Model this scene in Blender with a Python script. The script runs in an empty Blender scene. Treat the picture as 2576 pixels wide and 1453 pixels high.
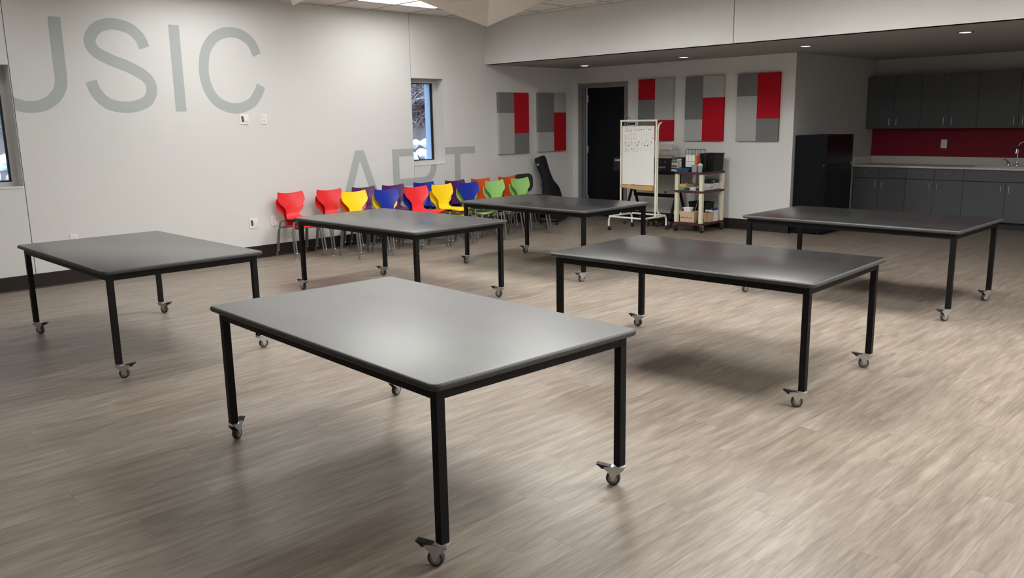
import bpy, bmesh, math, random
from mathutils import Vector, Matrix
random.seed(7)
D = bpy.data; SC = bpy.context.scene; COL = SC.collection

# ------------------------------------------------------------------ camera
CAM = Vector((9.3165, 0.0, 1.5841)); FPX = 2103.73
CR = Vector((0.70893743, 0.70506495, -0.01706273))
CU = Vector((-0.1269345, 0.15135504, 0.98029551))
CF = Vector((-0.69375453, 0.69280233, -0.19679832))
cd = D.cameras.new('camera'); cam = D.objects.new('camera', cd); COL.objects.link(cam)
cd.sensor_width = 36.0; cd.lens = FPX / 2576 * 36.0; cd.clip_start = 0.05
B = -CF
cam.matrix_world = Matrix(((CR.x, CU.x, B.x, CAM.x), (CR.y, CU.y, B.y, CAM.y), (CR.z, CU.z, B.z, CAM.z), (0, 0, 0, 1)))
SC.camera = cam
def on(ax, val, u, v):                      # photo pixel -> point on the plane x|y|z = val
    d = CF + CR * ((u - 1288) / FPX) - CU * ((v - 726.5) / FPX)
    return CAM + d * ((val - CAM[ax]) / d[ax])
# ------------------------------------------------------------------ world, exposure
LENS_STRENGTH = 29.0
w = D.worlds.new('sky'); SC.world = w; w.use_nodes = True
bg = w.node_tree.nodes['Background']; bg.inputs[0].default_value = (0.62, 0.78, 1.0, 1); bg.inputs[1].default_value = 5.0
vs = SC.view_settings; vs.view_transform = 'Standard'; vs.look = 'None'; vs.gamma = 1.0; vs.exposure = 0.45; vs.use_curve_mapping = False

# ------------------------------------------------------------------ materials
def mat(name, col, rough=0.5, metal=0.0, spec=0.5, bump=None, tone=None, coat=0.0, alpha=None, stretch=(1, 1, 1), rtone=None):
    m = D.materials.new(name); m.use_nodes = True; nt = m.node_tree; b = nt.nodes['Principled BSDF']
    b.inputs['Base Color'].default_value = (*col, 1); b.inputs['Roughness'].default_value = rough
    b.inputs['Metallic'].default_value = metal; b.inputs['Specular IOR Level'].default_value = spec
    b.inputs['Coat Weight'].default_value = coat; b.inputs['Coat Roughness'].default_value = 0.22
    if bump or tone or rtone:
        tc = nt.nodes.new('ShaderNodeTexCoord'); mp = nt.nodes.new('ShaderNodeMapping'); mp.inputs['Scale'].default_value = stretch
        nt.links.new(tc.outputs['Object'], mp.inputs['Vector'])
        def noise(sc, det=4):
            n = nt.nodes.new('ShaderNodeTexNoise'); n.inputs['Scale'].default_value = sc; n.inputs['Detail'].default_value = det
            nt.links.new(mp.outputs[0], n.inputs['Vector']); return n
        if bump:
            n = noise(bump[0]); bp = nt.nodes.new('ShaderNodeBump'); bp.inputs['Strength'].default_value = bump[1]; bp.inputs['Distance'].default_value = bump[2] if len(bump) > 2 else 0.002
            nt.links.new(n.outputs['Fac'], bp.inputs['Height']); nt.links.new(bp.outputs[0], b.inputs['Normal'])
        if tone:
            n = noise(tone[0]); r = nt.nodes.new('ShaderNodeValToRGB'); a = tone[1]
            r.color_ramp.elements[0].position = 0.3; r.color_ramp.elements[1].position = 0.7
            r.color_ramp.elements[0].color = (*[c * (1 - a) for c in col], 1); r.color_ramp.elements[1].color = (*[min(1, c * (1 + a)) for c in col], 1)
            nt.links.new(n.outputs['Fac'], r.inputs[0]); nt.links.new(r.outputs[0], b.inputs['Base Color'])
        if rtone:
            n = noise(rtone[0], 3); r = nt.nodes.new('ShaderNodeMapRange'); r.inputs[1].default_value = 0.35; r.inputs[2].default_value = 0.65
            r.inputs[3].default_value = rough - rtone[1]; r.inputs[4].default_value = rough + rtone[1]
            nt.links.new(n.outputs['Fac'], r.inputs[0]); nt.links.new(r.outputs[0], b.inputs['Roughness'])
    return m
def emis(name, col, s):
    m = D.materials.new(name); m.use_nodes = True; nt = m.node_tree; nt.nodes.clear()
    e = nt.nodes.new('ShaderNodeEmission'); o = nt.nodes.new('ShaderNodeOutputMaterial'); e.inputs[0].default_value = (*col, 1); e.inputs[1].default_value = s
    nt.links.new(e.outputs[0], o.inputs[0]); return m
def glass(name, tint=(1, 1, 1)):
    m = D.materials.new(name); m.use_nodes = True; nt = m.node_tree; nt.nodes.clear()
    o = nt.nodes.new('ShaderNodeOutputMaterial'); t = nt.nodes.new('ShaderNodeBsdfTransparent'); g = nt.nodes.new('ShaderNodeBsdfGlossy'); x = nt.nodes.new('ShaderNodeMixShader'); f = nt.nodes.new('ShaderNodeFresnel')
    t.inputs[0].default_value = (*tint, 1); g.inputs['Roughness'].default_value = 0.02; f.inputs[0].default_value = 1.45
    nt.links.new(f.outputs[0], x.inputs[0]); nt.links.new(t.outputs[0], x.inputs[1]); nt.links.new(g.outputs[0], x.inputs[2]); nt.links.new(x.outputs[0], o.inputs[0]); return m
def floor_mat(name, attr):
    m = D.materials.new(name); m.use_nodes = True; nt = m.node_tree; L = nt.links; b = nt.nodes['Principled BSDF']
    geo = nt.nodes.new('ShaderNodeNewGeometry')
    if attr:
        rn = nt.nodes.new('ShaderNodeAttribute'); rn.attribute_name = 'rnd'; rout = rn.outputs['Fac']
    else:
        rn = nt.nodes.new('ShaderNodeObjectInfo'); rout = rn.outputs['Random']
    mul = nt.nodes.new('ShaderNodeMath'); mul.operation = 'MULTIPLY'; mul.inputs[1].default_value = 37.0; L.new(rout, mul.inputs[0])
    cx = nt.nodes.new('ShaderNodeCombineXYZ'); L.new(mul.outputs[0], cx.inputs[0]); L.new(mul.outputs[0], cx.inputs[1])
    ad = nt.nodes.new('ShaderNodeVectorMath'); ad.operation = 'ADD'; L.new(geo.outputs['Position'], ad.inputs[0]); L.new(cx.outputs[0], ad.inputs[1])
    def grain(sx, sy, sc, det, dist=0.0):
        mp = nt.nodes.new('ShaderNodeMapping'); mp.inputs['Scale'].default_value = (sx, sy, 1); L.new(ad.outputs[0], mp.inputs['Vector'])
        n = nt.nodes.new('ShaderNodeTexNoise'); n.inputs['Scale'].default_value = sc; n.inputs['Detail'].default_value = det; n.inputs['Distortion'].default_value = dist
        L.new(mp.outputs[0], n.inputs['Vector']); return n.outputs['Fac']
    def ramp(src, p0, c0, p1, c1, mid=None):
        r = nt.nodes.new('ShaderNodeValToRGB'); e = r.color_ramp.elements
        e[0].position = p0; e[0].color = (*c0, 1); e[1].position = p1; e[1].color = (*c1, 1)
        if mid: k = e.new(mid[0]); k.color = (*mid[1], 1)
        L.new(src, r.inputs[0]); return r.outputs[0]
    big = ramp(grain(1.0, 0.11, 20, 6, 0.5), 0.28, FL_DARK, 0.70, FL_LIGHT, (0.5, FL_MID))
    fine = ramp(grain(1.0, 0.06, 110, 5, 0.4), 0.30, (0.68, 0.67, 0.66), 0.66, (1.10, 1.10, 1.10))
    mx = nt.nodes.new('ShaderNodeMix'); mx.data_type = 'RGBA'; mx.blend_type = 'MULTIPLY'; mx.inputs[0].default_value = 0.8
    L.new(big, mx.inputs[6]); L.new(fine, mx.inputs[7])
    pt = ramp(rout, 0.0, (0.95, 0.94, 0.93), 1.0, (1.03, 1.03, 1.03))
    m2 = nt.nodes.new('ShaderNodeMix'); m2.data_type = 'RGBA'; m2.blend_type = 'MULTIPLY'; m2.inputs[0].default_value = 1.0
    L.new(mx.outputs[2], m2.inputs[6]); L.new(pt, m2.inputs[7]); L.new(m2.outputs[2], b.inputs['Base Color'])
    b.inputs['Roughness'].default_value = 0.36; b.inputs['Specular IOR Level'].default_value = 0.4
    bp = nt.nodes.new('ShaderNodeBump'); bp.inputs['Strength'].default_value = 0.12; bp.inputs['Distance'].default_value = 0.001
    L.new(fine, bp.inputs['Height']); L.new(bp.outputs[0], b.inputs['Normal']); return m
FL_DARK, FL_MID, FL_LIGHT = (0.198, 0.163, 0.132), (0.276, 0.232, 0.191), (0.352, 0.302, 0.250)

M = dict(
 wall=mat('wall_paint', (0.70, 0.703, 0.685), 0.75, spec=0.25, bump=(260, 0.10, 0.001)),
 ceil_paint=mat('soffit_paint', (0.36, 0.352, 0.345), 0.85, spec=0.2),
 graywall=mat('gray_wall_paint', (0.42, 0.418, 0.412), 0.7, spec=0.25, bump=(260, 0.10, 0.001)),
 redwall=mat('red_wall_paint', (0.19, 0.006, 0.018), 0.6, spec=0.3),
 joint=mat('joint_shadow_bead', (0.10, 0.10, 0.10), 0.8),
 letter=mat('letter_paint', (0.43, 0.46, 0.455), 0.7, spec=0.25),
 base=mat('baseboard_rubber', (0.019, 0.014, 0.012), 0.5, spec=0.3),
 tile=mat('ceiling_tile', (0.74, 0.72, 0.69), 0.95, spec=0.1, bump=(180, 0.3), tone=(220, 0.06)),
 grid=mat('ceiling_grid_metal', (0.42, 0.38, 0.35), 0.5),
 baffle=mat('baffle_tan', (0.72, 0.685, 0.63), 0.9, spec=0.1),
 top=mat('tabletop_laminate', (0.022, 0.022, 0.0225), 0.25, spec=0.85, coat=0.27),
 toplit=mat('smeared_lit_tabletop_laminate', (0.12, 0.122, 0.12), 0.42, spec=1.0, tone=(1.6, 0.08), stretch=(1, 3, 1)),  # lighter copy of the tabletop: bright reflection painted into the base, plus smears
 edge=mat('tabletop_edge', (0.055, 0.056, 0.057), 0.5, spec=0.35),
 black=mat('black_powder_coat', (0.003, 0.003, 0.0035), 0.55, spec=0.25),
 chrome=mat('chrome', (0.72, 0.73, 0.74), 0.22, 1.0),
 zinc=mat('zinc_plate', (0.60, 0.61, 0.62), 0.34, 1.0),
 steel=mat('gray_steel_tube', (0.17, 0.165, 0.155), 0.42, 0.45),
 tire=mat('gray_rubber', (0.045, 0.045, 0.05), 0.6),
 hub=mat('hub_plastic', (0.30, 0.285, 0.24), 0.5),
 bplastic=mat('black_plastic', (0.010, 0.010, 0.012), 0.5),
 rubber=mat('black_rubber', (0.012, 0.012, 0.012), 0.7),
 red=mat('red_plastic', (0.74, 0.022, 0.028), 0.42, bump=(400, 0.05)),
 yellow=mat('yellow_plastic', (0.90, 0.62, 0.006), 0.42, bump=(400, 0.05)),
 blue=mat('blue_plastic', (0.006, 0.022, 0.30), 0.42, bump=(400, 0.05)),
 purple=mat('purple_plastic', (0.085, 0.010, 0.10), 0.42, bump=(400, 0.05)),
 green=mat('green_plastic', (0.30, 0.56, 0.17), 0.42, bump=(400, 0.05)),
 orange=mat('orange_plastic', (0.62, 0.085, 0.010), 0.42, bump=(400, 0.05)),
 pan_red=mat('red_felt', (0.42, 0.012, 0.022), 0.95, spec=0.1, bump=(500, 0.3), tone=(300, 0.1)),
 pan_dark=mat('dark_gray_felt', (0.185, 0.19, 0.188), 0.95, spec=0.1, bump=(500, 0.3), tone=(300, 0.12)),
 pan_light=mat('light_gray_felt', (0.42, 0.43, 0.415), 0.95, spec=0.1, bump=(500, 0.3), tone=(300, 0.1)),
 frame=mat('door_frame_paint', (0.20, 0.195, 0.195), 0.5),
 door=mat('dark_navy_door', (0.003, 0.0035, 0.007), 0.45, spec=0.25),
 cab=mat('gray_laminate', (0.092, 0.099, 0.107), 0.55, spec=0.4, bump=(300, 0.05)),
 cabside=mat('gray_laminate_box', (0.018, 0.019, 0.020), 0.6),
 counter=mat('light_quartz', (0.60, 0.585, 0.56), 0.35, tone=(260, 0.08)),
 fridge=mat('fridge_side_enamel', (0.004, 0.005, 0.007), 0.5, spec=0.12),
 fridgedoor=mat('fridge_door_gloss', (0.003, 0.003, 0.006), 0.22, spec=0.25),
 white=mat('white_plastic', (0.82, 0.82, 0.80), 0.4),
 slot=mat('outlet_slot', (0.06, 0.06, 0.06), 0.7),
 vinyl=mat('window_frame_vinyl', (0.55, 0.54, 0.52), 0.45),
 sill=mat('window_sill_white', (0.80, 0.81, 0.82), 0.45),
 gasket=mat('window_gasket', (0.01, 0.01, 0.012), 0.6),
 glass=glass('window_glass', (0.96, 0.98, 1.0)),
 cream=mat('cream_enamel_tube', (0.90, 0.87, 0.75), 0.35, coat=0.2),
 board=mat('marker_board', (0.89, 0.90, 0.875), 0.3),
 wood=mat('light_wood', (0.58, 0.36, 0.15), 0.5, tone=(14, 0.18), stretch=(1, 1, 12)),
 ink_dark=mat('ink_dark', (0.07, 0.07, 0.075), 0.6), ink_gray=mat('ink_gray', (0.25, 0.25, 0.245), 0.6),
 ink_pink=mat('ink_pink', (0.74, 0.48, 0.46), 0.6), ink_red=mat('ink_red', (0.72, 0.16, 0.18), 0.6),
 ink_blue=mat('ink_blue', (0.03, 0.04, 0.20), 0.6), ink_teal=mat('ink_teal', (0.40, 0.68, 0.62), 0.6), ink_cyan=mat('ink_cyan', (0.12, 0.55, 0.66), 0.6),
 maroon=mat('maroon_plastic', (0.075, 0.014, 0.024), 0.5), putty=mat('putty_plastic', (0.74, 0.70, 0.53), 0.5),
 card=mat('cardboard', (0.46, 0.31, 0.17), 0.85, tone=(30, 0.1)), cardlight=mat('pale_wood_box', (0.58, 0.43, 0.27), 0.8, tone=(30, 0.08)),
 paper=mat('paper_white', (0.78, 0.78, 0.76), 0.7), offwhite=mat('box_offwhite', (0.66, 0.65, 0.58), 0.6),
 bluebin=mat('blue_bin', (0.012, 0.055, 0.16), 0.4), boxgreen=mat('green_box', (0.08, 0.30, 0.16), 0.6), boxorange=mat('orange_book', (0.70, 0.13, 0.02), 0.5),
 darkbin=mat('dark_bin', (0.006, 0.007, 0.008), 0.5, spec=0.3), boxblack=mat('black_print_box', (0.012, 0.012, 0.014), 0.4),
 clearp=mat('clear_plastic', (0.30, 0.33, 0.32), 0.25), violet=mat('violet_box', (0.03, 0.025, 0.12), 0.5), ytext=mat('yellow_strip', (0.66, 0.55, 0.10), 0.6),
 gbag=mat('guitar_bag_nylon', (0.0035, 0.0035, 0.005), 0.75, bump=(600, 0.2)), gbag2=mat('guitar_bag_side', (0.020, 0.021, 0.023), 0.8, bump=(600, 0.2)),
 mesh=mat('office_mesh', (0.030, 0.031, 0.033), 0.8),
 rock=mat('snowy_rock', (0.78, 0.80, 0.82), 0.8, bump=(12, 0.5, 0.02)), twig=mat('dry_twigs', (0.17, 0.13, 0.12), 0.9, tone=(3, 0.5)), leaf=mat('snowed_twigs', (0.42, 0.41, 0.41), 0.9),
 soil=mat('bank_soil', (0.10, 0.085, 0.08), 0.95, bump=(8, 0.8, 0.05)), exterior=mat('exterior_panel', (0.40, 0.52, 0.66), 0.6),
 lens=emis('light_lens', (1.0, 0.988, 0.965), LENS_STRENGTH), glintlens=emis('downlight_glint_glow', (1.0, 0.97, 0.92), 1.0), lensmid=emis('light_lens_mid', (1.0, 0.988, 0.965), LENS_STRENGTH * 0.92), lensfill=emis('light_lens_fill', (1.0, 0.988, 0.965), LENS_STRENGTH * 0.10), lensdim=emis('light_lens_dimmed', (1.0, 0.988, 0.965), LENS_STRENGTH * 0.32),  # downlight glow stands in for a glint; weakest lens lights the added front row
 floorp=floor_mat('vinyl_plank', False), floors=floor_mat('vinyl_plank_far', True),
)

# ------------------------------------------------------------------ mesh helpers
class MB:
    def __init__(s): s.bm = bmesh.new()
    def box(s, x0, x1, y0, y1, z0, z1, mx=None):
        vs_ = [s.bm.verts.new(v) for v in ((x0, y0, z0), (x1, y0, z0), (x1, y1, z0), (x0, y1, z0), (x0, y0, z1), (x1, y0, z1), (x1, y1, z1), (x0, y1, z1))]
        for f in ((0, 3, 2, 1), (4, 5, 6, 7), (0, 1, 5, 4), (1, 2, 6, 5), (2, 3, 7, 6), (3, 0, 4, 7)): s.bm.faces.new([vs_[i] for i in f])
        if mx is not None: bmesh.ops.transform(s.bm, matrix=mx, verts=vs_)
        return s
    def cbox(s, c, d, mx=None): return s.box(c[0] - d[0] / 2, c[0] + d[0] / 2, c[1] - d[1] / 2, c[1] + d[1] / 2, c[2] - d[2] / 2, c[2] + d[2] / 2, mx)
    def prism(s, pts, d0, d1, ax=2, mx=None):       # 2-D outline extruded along axis ax
        def P(a, b, d): return ((d, a, b), (a, d, b), (a, b, d))[ax]
        lo = [s.bm.verts.new(P(a, b, d0)) for a, b in pts]; hi = [s.bm.verts.new(P(a, b, d1)) for a, b in pts]
        n = len(pts); fs = [s.bm.faces.new(lo[::-1]), s.bm.faces.new(hi)]
        for i in range(n): fs.append(s.bm.faces.new((lo[i], lo[(i + 1) % n], hi[(i + 1) % n], hi[i])))
        if mx is not None: bmesh.ops.transform(s.bm, matrix=mx, verts=lo + hi)
        return s
    def tube(s, pts, r, seg=10, cap=True):
        pts = [Vector(p) for p in pts]; rings = []; up = None
        rr = r if isinstance(r, (list, tuple)) else [r] * len(pts)
        for i, p in enumerate(pts):
            t = (pts[min(i + 1, len(pts) - 1)] - pts[max(i - 1, 0)]).normalized()
            if up is None:
                up = t.cross(Vector((0, 0, 1)));
                if up.length < 1e-3: up = t.cross(Vector((1, 0, 0)))
                up.normalize()
            up = (up - t * up.dot(t)).normalized(); v = t.cross(up)
            rings.append([s.bm.verts.new(p + (up * math.cos(a) + v * math.sin(a)) * rr[i]) for a in (2 * math.pi * k / seg for k in range(seg))])
        for a, b in zip(rings, rings[1:]):
            for k in range(seg): s.bm.faces.new((a[k], a[(k + 1) % seg], b[(k + 1) % seg], b[k]))
        if cap: s.bm.faces.new(rings[0][::-1]); s.bm.faces.new(rings[-1])
        return s
    def lathe(s, prof, seg=20, mx=None):           # (r, z) profile around z
        rings = []; allv = []
        for r, z in prof:
            ring = [s.bm.verts.new((r * math.cos(2 * math.pi * k / seg), r * math.sin(2 * math.pi * k / seg), z)) for k in range(seg)]; rings.append(ring); allv += ring
        for a, b in zip(rings, rings[1:]):
            for k in range(seg): s.bm.faces.new((a[k], a[(k + 1) % seg], b[(k + 1) % seg], b[k]))
        s.bm.faces.new(rings[0][::-1]); s.bm.faces.new(rings[-1])
        if mx is not None: bmesh.ops.transform(s.bm, matrix=mx, verts=allv)
        return s
    def cyl(s, a, b, r, seg=16): return s.tube([a, b], r, seg)
    def strip(s, path, wid, x=0.0015, closed=False):   # flat stroke in the y-z plane
        P = [Vector((0, a, b)) for a, b in path]; L_, R_ = [], []
        for i, p in enumerate(P):
            t = (P[min(i + 1, len(P) - 1)] - P[max(i - 1, 0)]).normalized(); n = Vector((0, -t.z, t.y))
            L_.append(s.bm.verts.new((x, (p + n * wid / 2).y, (p + n * wid / 2).z))); R_.append(s.bm.verts.new((x, (p - n * wid / 2).y, (p - n * wid / 2).z)))
        for i in range(len(P) - 1): s.bm.faces.new((L_[i], R_[i], R_[i + 1], L_[i + 1]))
        return s
    def bevel(s, w, seg=2, ang=0.5):
        es = [e for e in s.bm.edges if len(e.link_faces) == 2 and e.calc_face_angle(0) > ang]
        bmesh.ops.bevel(s.bm, geom=es, offset=w, segments=seg, affect='EDGES', profile=0.5, clamp_overlap=True); return s
    def mesh(s, name, material=None, smooth=True, ang=0.6):
        bmesh.ops.recalc_face_normals(s.bm, faces=s.bm.faces[:]); me = D.meshes.new(name); s.bm.to_mesh(me); s.bm.free()
        if smooth:
            ar = [p.area for p in me.polygons]; tot = sum(ar)     # big flat faces keep their own flat normal
            me.polygons.foreach_set('use_smooth', [q_ < .04 * tot for q_ in ar]); me.set_sharp_from_angle(angle=ang)
        if material: me.materials.append(M[material])
        return me
    def build(s, name, material, parent=None, smooth=True, ang=0.6): return link(name, s.mesh(name, material, smooth, ang), parent)
def link(name, me, parent=None, loc=None, rot=None):
    o = D.objects.new(name, me); COL.objects.link(o)
    if parent is not None: o.parent = parent
    if loc is not None: o.location = loc
    if rot is not None: o.rotation_euler = rot
    return o
def thing(name, label, cat, loc=(0, 0, 0), rz=0.0, group=None):
    o = D.objects.new(name, None); COL.objects.link(o); o.location = loc; o.rotation_euler = (0, 0, rz); o.empty_display_size = 0.1
    return tag(o, label, cat, group)
def tag(o, label, cat, group=None):
    o['label'] = label; o['category'] = cat
    if group: o['group'] = group
    return o
def struct(o, label=None):
    o['kind'] = 'structure'
    if label: o['label'] = label
    return o
def copy_tree(o, parent=None):
    c = o.copy(); COL.objects.link(c); c.parent = parent
    for ch in list(o.children): copy_tree(ch, c)
    return c
def catmull(P, n=8):
    out = []; Q = [P[0]] + list(P) + [P[-1]]
    for i in range(1, len(Q) - 2):
        p0, p1, p2, p3 = [Vector(q) for q in Q[i - 1:i + 3]]
        for k in range(n):
            t = k / n; out.append(0.5 * ((2 * p1) + (p2 - p0) * t + (2 * p0 - 5 * p1 + 4 * p2 - p3) * t * t + (3 * p1 - p0 - 3 * p2 + p3) * t ** 3))
    out.append(Vector(P[-1])); return out
def arc(cx, cy, rx, ry, a0, a1, n=16): return [(cx + rx * math.cos(math.radians(a0 + (a1 - a0) * i / n)), cy + ry * math.sin(math.radians(a0 + (a1 - a0) * i / n))) for i in range(n + 1)]
def rrect(x0, x1, y0, y1, r, n=6):
    return arc(x1 - r, y1 - r, r, r, 0, 90, n) + arc(x0 + r, y1 - r, r, r, 90, 180, n) + arc(x0 + r, y0 + r, r, r, 180, 270, n) + arc(x1 - r, y0 + r, r, r, 270, 360, n)
RX = lambda a: Matrix.Rotation(a, 4, 'X'); RY = lambda a: Matrix.Rotation(a, 4, 'Y'); RZ = lambda a: Matrix.Rotation(a, 4, 'Z'); TR = lambda x, y, z: Matrix.Translation((x, y, z))

# ------------------------------------------------------------------ room shell
HC, HS = 3.033, 2.41                    # main ceiling, soffit
YBK, YBH, YK, XS = 10.81, 8.82, 13.446, 3.91   # back wall, bulkhead face, kitchen wall, alcove side wall
XR, YF, WT = 12.0, -3.0, 0.42           # right wall, wall behind the camera, outer wall thickness
W2 = (7.417, 7.985, 0.995, 2.186); W1 = (1.93, 2.487, 1.02, 2.20)   # window openings y0 y1 z0 z1

fl = struct(MB().box(-0.0, XR, YF, YK, -0.10, -0.006).build('floor', 'base'), 'gray brown wood look vinyl plank floor')
def planks():
    PW, PL, G = 0.152, 1.219, 0.0003; cells = []
    me = MB().box(-PW / 2 + G, PW / 2 - G, -PL / 2 + G, PL / 2 - G, -0.006, 0.0).mesh('plank', 'floorp', smooth=False)
    nx = int(XR / PW) + 1
    for i in range(nx):
        off = random.uniform(0, PL); y = YF - off
        while y < YK:
            a, b = max(y, YF), min(y + PL, YK)
            x0, x1 = i * PW, min((i + 1) * PW, XR)
            if b - a > 0.05 and x1 - x0 > 0.02:
                c = Vector(((x0 + x1) / 2, (a + b) / 2, 0)); d = c - CAM; z = d.dot(CF); full = b - a > PL - 1e-4 and x1 - x0 > PW - 1e-4
                u, v = (FPX * d.dot(CR) / z, FPX * d.dot(CU) / z) if z > 0.3 else (9e9, 9e9)
                vis = abs(u) < 1400 and abs(v) < 800
                cells.append((x0, x1, a, b, full and vis, (0.0 - 1) * 1 if not vis else 1 / z ** 3))
            y += PL
    cells.sort(key=lambda c: (-c[4], -c[5])); n = 0
    rest = bmesh.new(); lay = rest.faces.layers.float.new('rnd')
    for x0, x1, a, b, ok, _ in cells:
        if ok and n < 300:
            o = link('plank', me, fl, ((x0 + x1) / 2, (a + b) / 2, 0)); n += 1
        else:
            vs_ = [rest.verts.new(p) for p in ((x0 + G, a + G, -0.006), (x1 - G, a + G, -0.006), (x1 - G, b - G, -0.006), (x0 + G, b - G, -0.006), (x0 + G, a + G, 0), (x1 - G, a + G, 0), (x1 - G, b - G, 0), (x0 + G, b - G, 0))]
            r = random.random()
            for f in ((4, 5, 6, 7), (0, 1, 5, 4), (1, 2, 6, 5), (2, 3, 7, 6), (3, 0, 4, 7)): rest.faces.new([vs_[k] for k in f])[lay] = r
    me2 = D.meshes.new('far_planks'); rest.to_mesh(me2); rest.free(); me2.materials.append(M['floors'])
    o = link('far_planks', me2, fl); o['kind'] = 'stuff'
planks()

# left wall: three boards parted by recessed joints, windows cut out
wl = struct(MB().box(-WT, -0.30, YF, W1[0], 0, 3.3).box(-WT, -0.30, W1[1], W2[0], 0, 3.3).box(-WT, -0.30, W2[1], YBK + 0.2, 0, 3.3)
            .box(-WT, -0.30, W1[0], W1[1], 0, W1[2]).box(-WT, -0.30, W1[0], W1[1], W1[3], 3.3).box(-WT, -0.30, W2[0], W2[1], 0, W2[2]).box(-WT, -0.30, W2[0], W2[1], W2[3], 3.3)
            .box(-0.30, -0.012, 2.40, 2.60, 0, 0.9).build('wall_left', 'exterior', smooth=False), 'white painted wall with grey lettering and two narrow windows')
J1, J2, g = 2.494, 7.413, 0.0035
def panel(boxes): m_ = MB(); [m_.box(-0.30, 0.0, *b) for b in boxes]; return m_.build('wall_panel', 'wall', wl, smooth=False)
panel([(YF, W1[0], 0, 3.3), (W1[0], J1 - g, 0, W1[2]), (W1[0], J1 - g, W1[3], 3.3), (W1[1], J1 - g, W1[2], W1[3])])
panel([(J1 + g, J2 - g, 0, 3.3)])
panel([(J2 + g, W2[1], 0, W2[2]), (J2 + g, W2[1], W2[3], 3.3), (W2[1], YBK + 0.2, 0, 3.3)])
MB().box(-0.28, -0.006, J1 - g - .001, J1 + g + .001, 0, 3.3).build('joint_bead', 'joint', wl); MB().box(-0.28, -0.006, J2 - g - .001, J2 + g + .001, 0, W2[2] - .001).box(-0.28, -0.006, J2 - g - .001, J2 + g + .001, W2[3] + .001, 3.3).build('joint_bead', 'joint', wl)

DX0, DX1, DZ = 0.185, 1.085, 2.105      # door opening
struct(MB().box(0, DX0, YBK, YBK + .16, 0, HS + .3).box(DX1, XS, YBK, YBK + .16, 0, HS + .3).box(DX0, DX1, YBK, YBK + .16, DZ, HS + .3).build('wall_back', 'wall', smooth=False), 'white painted wall with door and square acoustic panels')
struct(MB().box(XS - .16, XS, YBK + .161, YK + .16, 0, HS + .3).box(XS - 0.004, XS + .0005, YBK + .002, YBK + .161, 0, HS + .3).build('wall_alcove_side', 'graywall', smooth=False), 'grey painted side wall of the kitchen alcove')
wk = struct(MB().box(XS, XR, YK, YK + .16, 0, HS + .3).build('wall_kitchen', 'graywall', smooth=False), 'grey kitchen wall with a dark red painted band')
MB().box(XS + .001, XR - .01, YK - .002, YK + .001, 0.9, 1.40).build('red_band', 'redwall', wk, smooth=False)
wb = struct(MB().box(0, XR, YBH + .006, YBH + .12, HS, 3.3).build('wall_bulkhead', 'joint', smooth=False), 'white bulkhead wall above the dropped soffit')
for a, b in ((0.0, 4.121), (4.131, XR)): MB().box(a, b, YBH, YBH + .12, HS, 3.3).build('bulkhead_board', 'wall', wb, smooth=False)
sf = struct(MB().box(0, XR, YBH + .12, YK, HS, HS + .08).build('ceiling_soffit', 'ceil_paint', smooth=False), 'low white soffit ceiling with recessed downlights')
struct(MB().box(XR, XR + .15, YF, YK + .16, 0, 3.3).build('wall_right', 'wall', smooth=False)); struct(MB().box(-WT, XR + .15, YF - .15, YF, 0, 3.3).build('wall_front', 'wall', smooth=False))

# baseboards
bl = struct(MB().box(0, 0.012, YF, YBK, 0.008, 0.149).build('baseboard_left', 'base', smooth=False)); MB().prism([(0, 0.0), (0.024, 0.0), (0.022, 0.006), (0.012, 0.014), (0, 0.014)], YF, YBK, 1).build('cove_toe', 'base', bl)
bb = struct(MB().box(0, DX0 - .06, YBK - .012, YBK, 0.0, 0.149).box(DX1 + .05, XS + .012, YBK - .012, YBK, 0.0, 0.149).build('baseboard_back', 'base', smooth=False))
struct(MB().box(XS, XS + .012, YBK - .012, YK - .5, 0.0, 0.149).build('baseboard_alcove_side', 'base', smooth=False))

# ------------------------------------------------------------------ ceiling: lay-in tiles, grid, troffers, pyramids
ce = struct(MB().box(0, XR, YF, YBH, HC + .09, HC + .15).build('ceiling', 'tile', smooth=False), 'suspended ceiling of square tiles with light troffers')
GX = [0.0] + [0.55 + .62 * i for i in range(19) if 0.55 + .62 * i < XR] + [XR]
GY = [YF] + sorted(8.02 - .62 * j for j in range(-1, 18) if YF < 8.02 - .62 * j < YBH) + [YBH]
iy0 = min(range(len(GY)), key=lambda k: abs(GY[k] - 6.16))
LCELL = set(); TRO = []
for i in (1, 5, 9, 13, 17):
    for j in (iy0, iy0 - 4, iy0 - 8):  # lowest-y row is added, unseen fill for the dark foreground floor
        TRO.append((i, j)); LCELL.update(((i, j), (i, j + 1)))
far = MB(); tmesh = MB().box(-.299, .299, -.299, .299, 0, .015).mesh('ceiling_tile', 'tile', smooth=False)
for i in range(len(GX) - 1):
    for j in range(len(GY) - 1):
        if (i, j) in LCELL: continue
        x0, x1, y0, y1 = GX[i], GX[i + 1], GY[j], GY[j + 1]
        if x1 < 4.4 and y0 > 3.6:
            if abs(x1 - x0 - .62) < .01 and abs(y1 - y0 - .62) < .01: link('ceiling_tile', tmesh, ce, ((x0 + x1) / 2, (y0 + y1) / 2, HC + .004))
            else: MB().box(x0 + .011, x1 - .011, y0 + .011, y1 - .011, HC + .004, HC + .019).build('ceiling_tile', 'tile', ce, smooth=False)
        else: far.box(x0 + .011, x1 - .011, y0 + .011, y1 - .011, HC + .004, HC + .019)
o = far.build('far_ceiling_tiles', 'tile', ce, smooth=False); o['kind'] = 'stuff'
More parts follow.
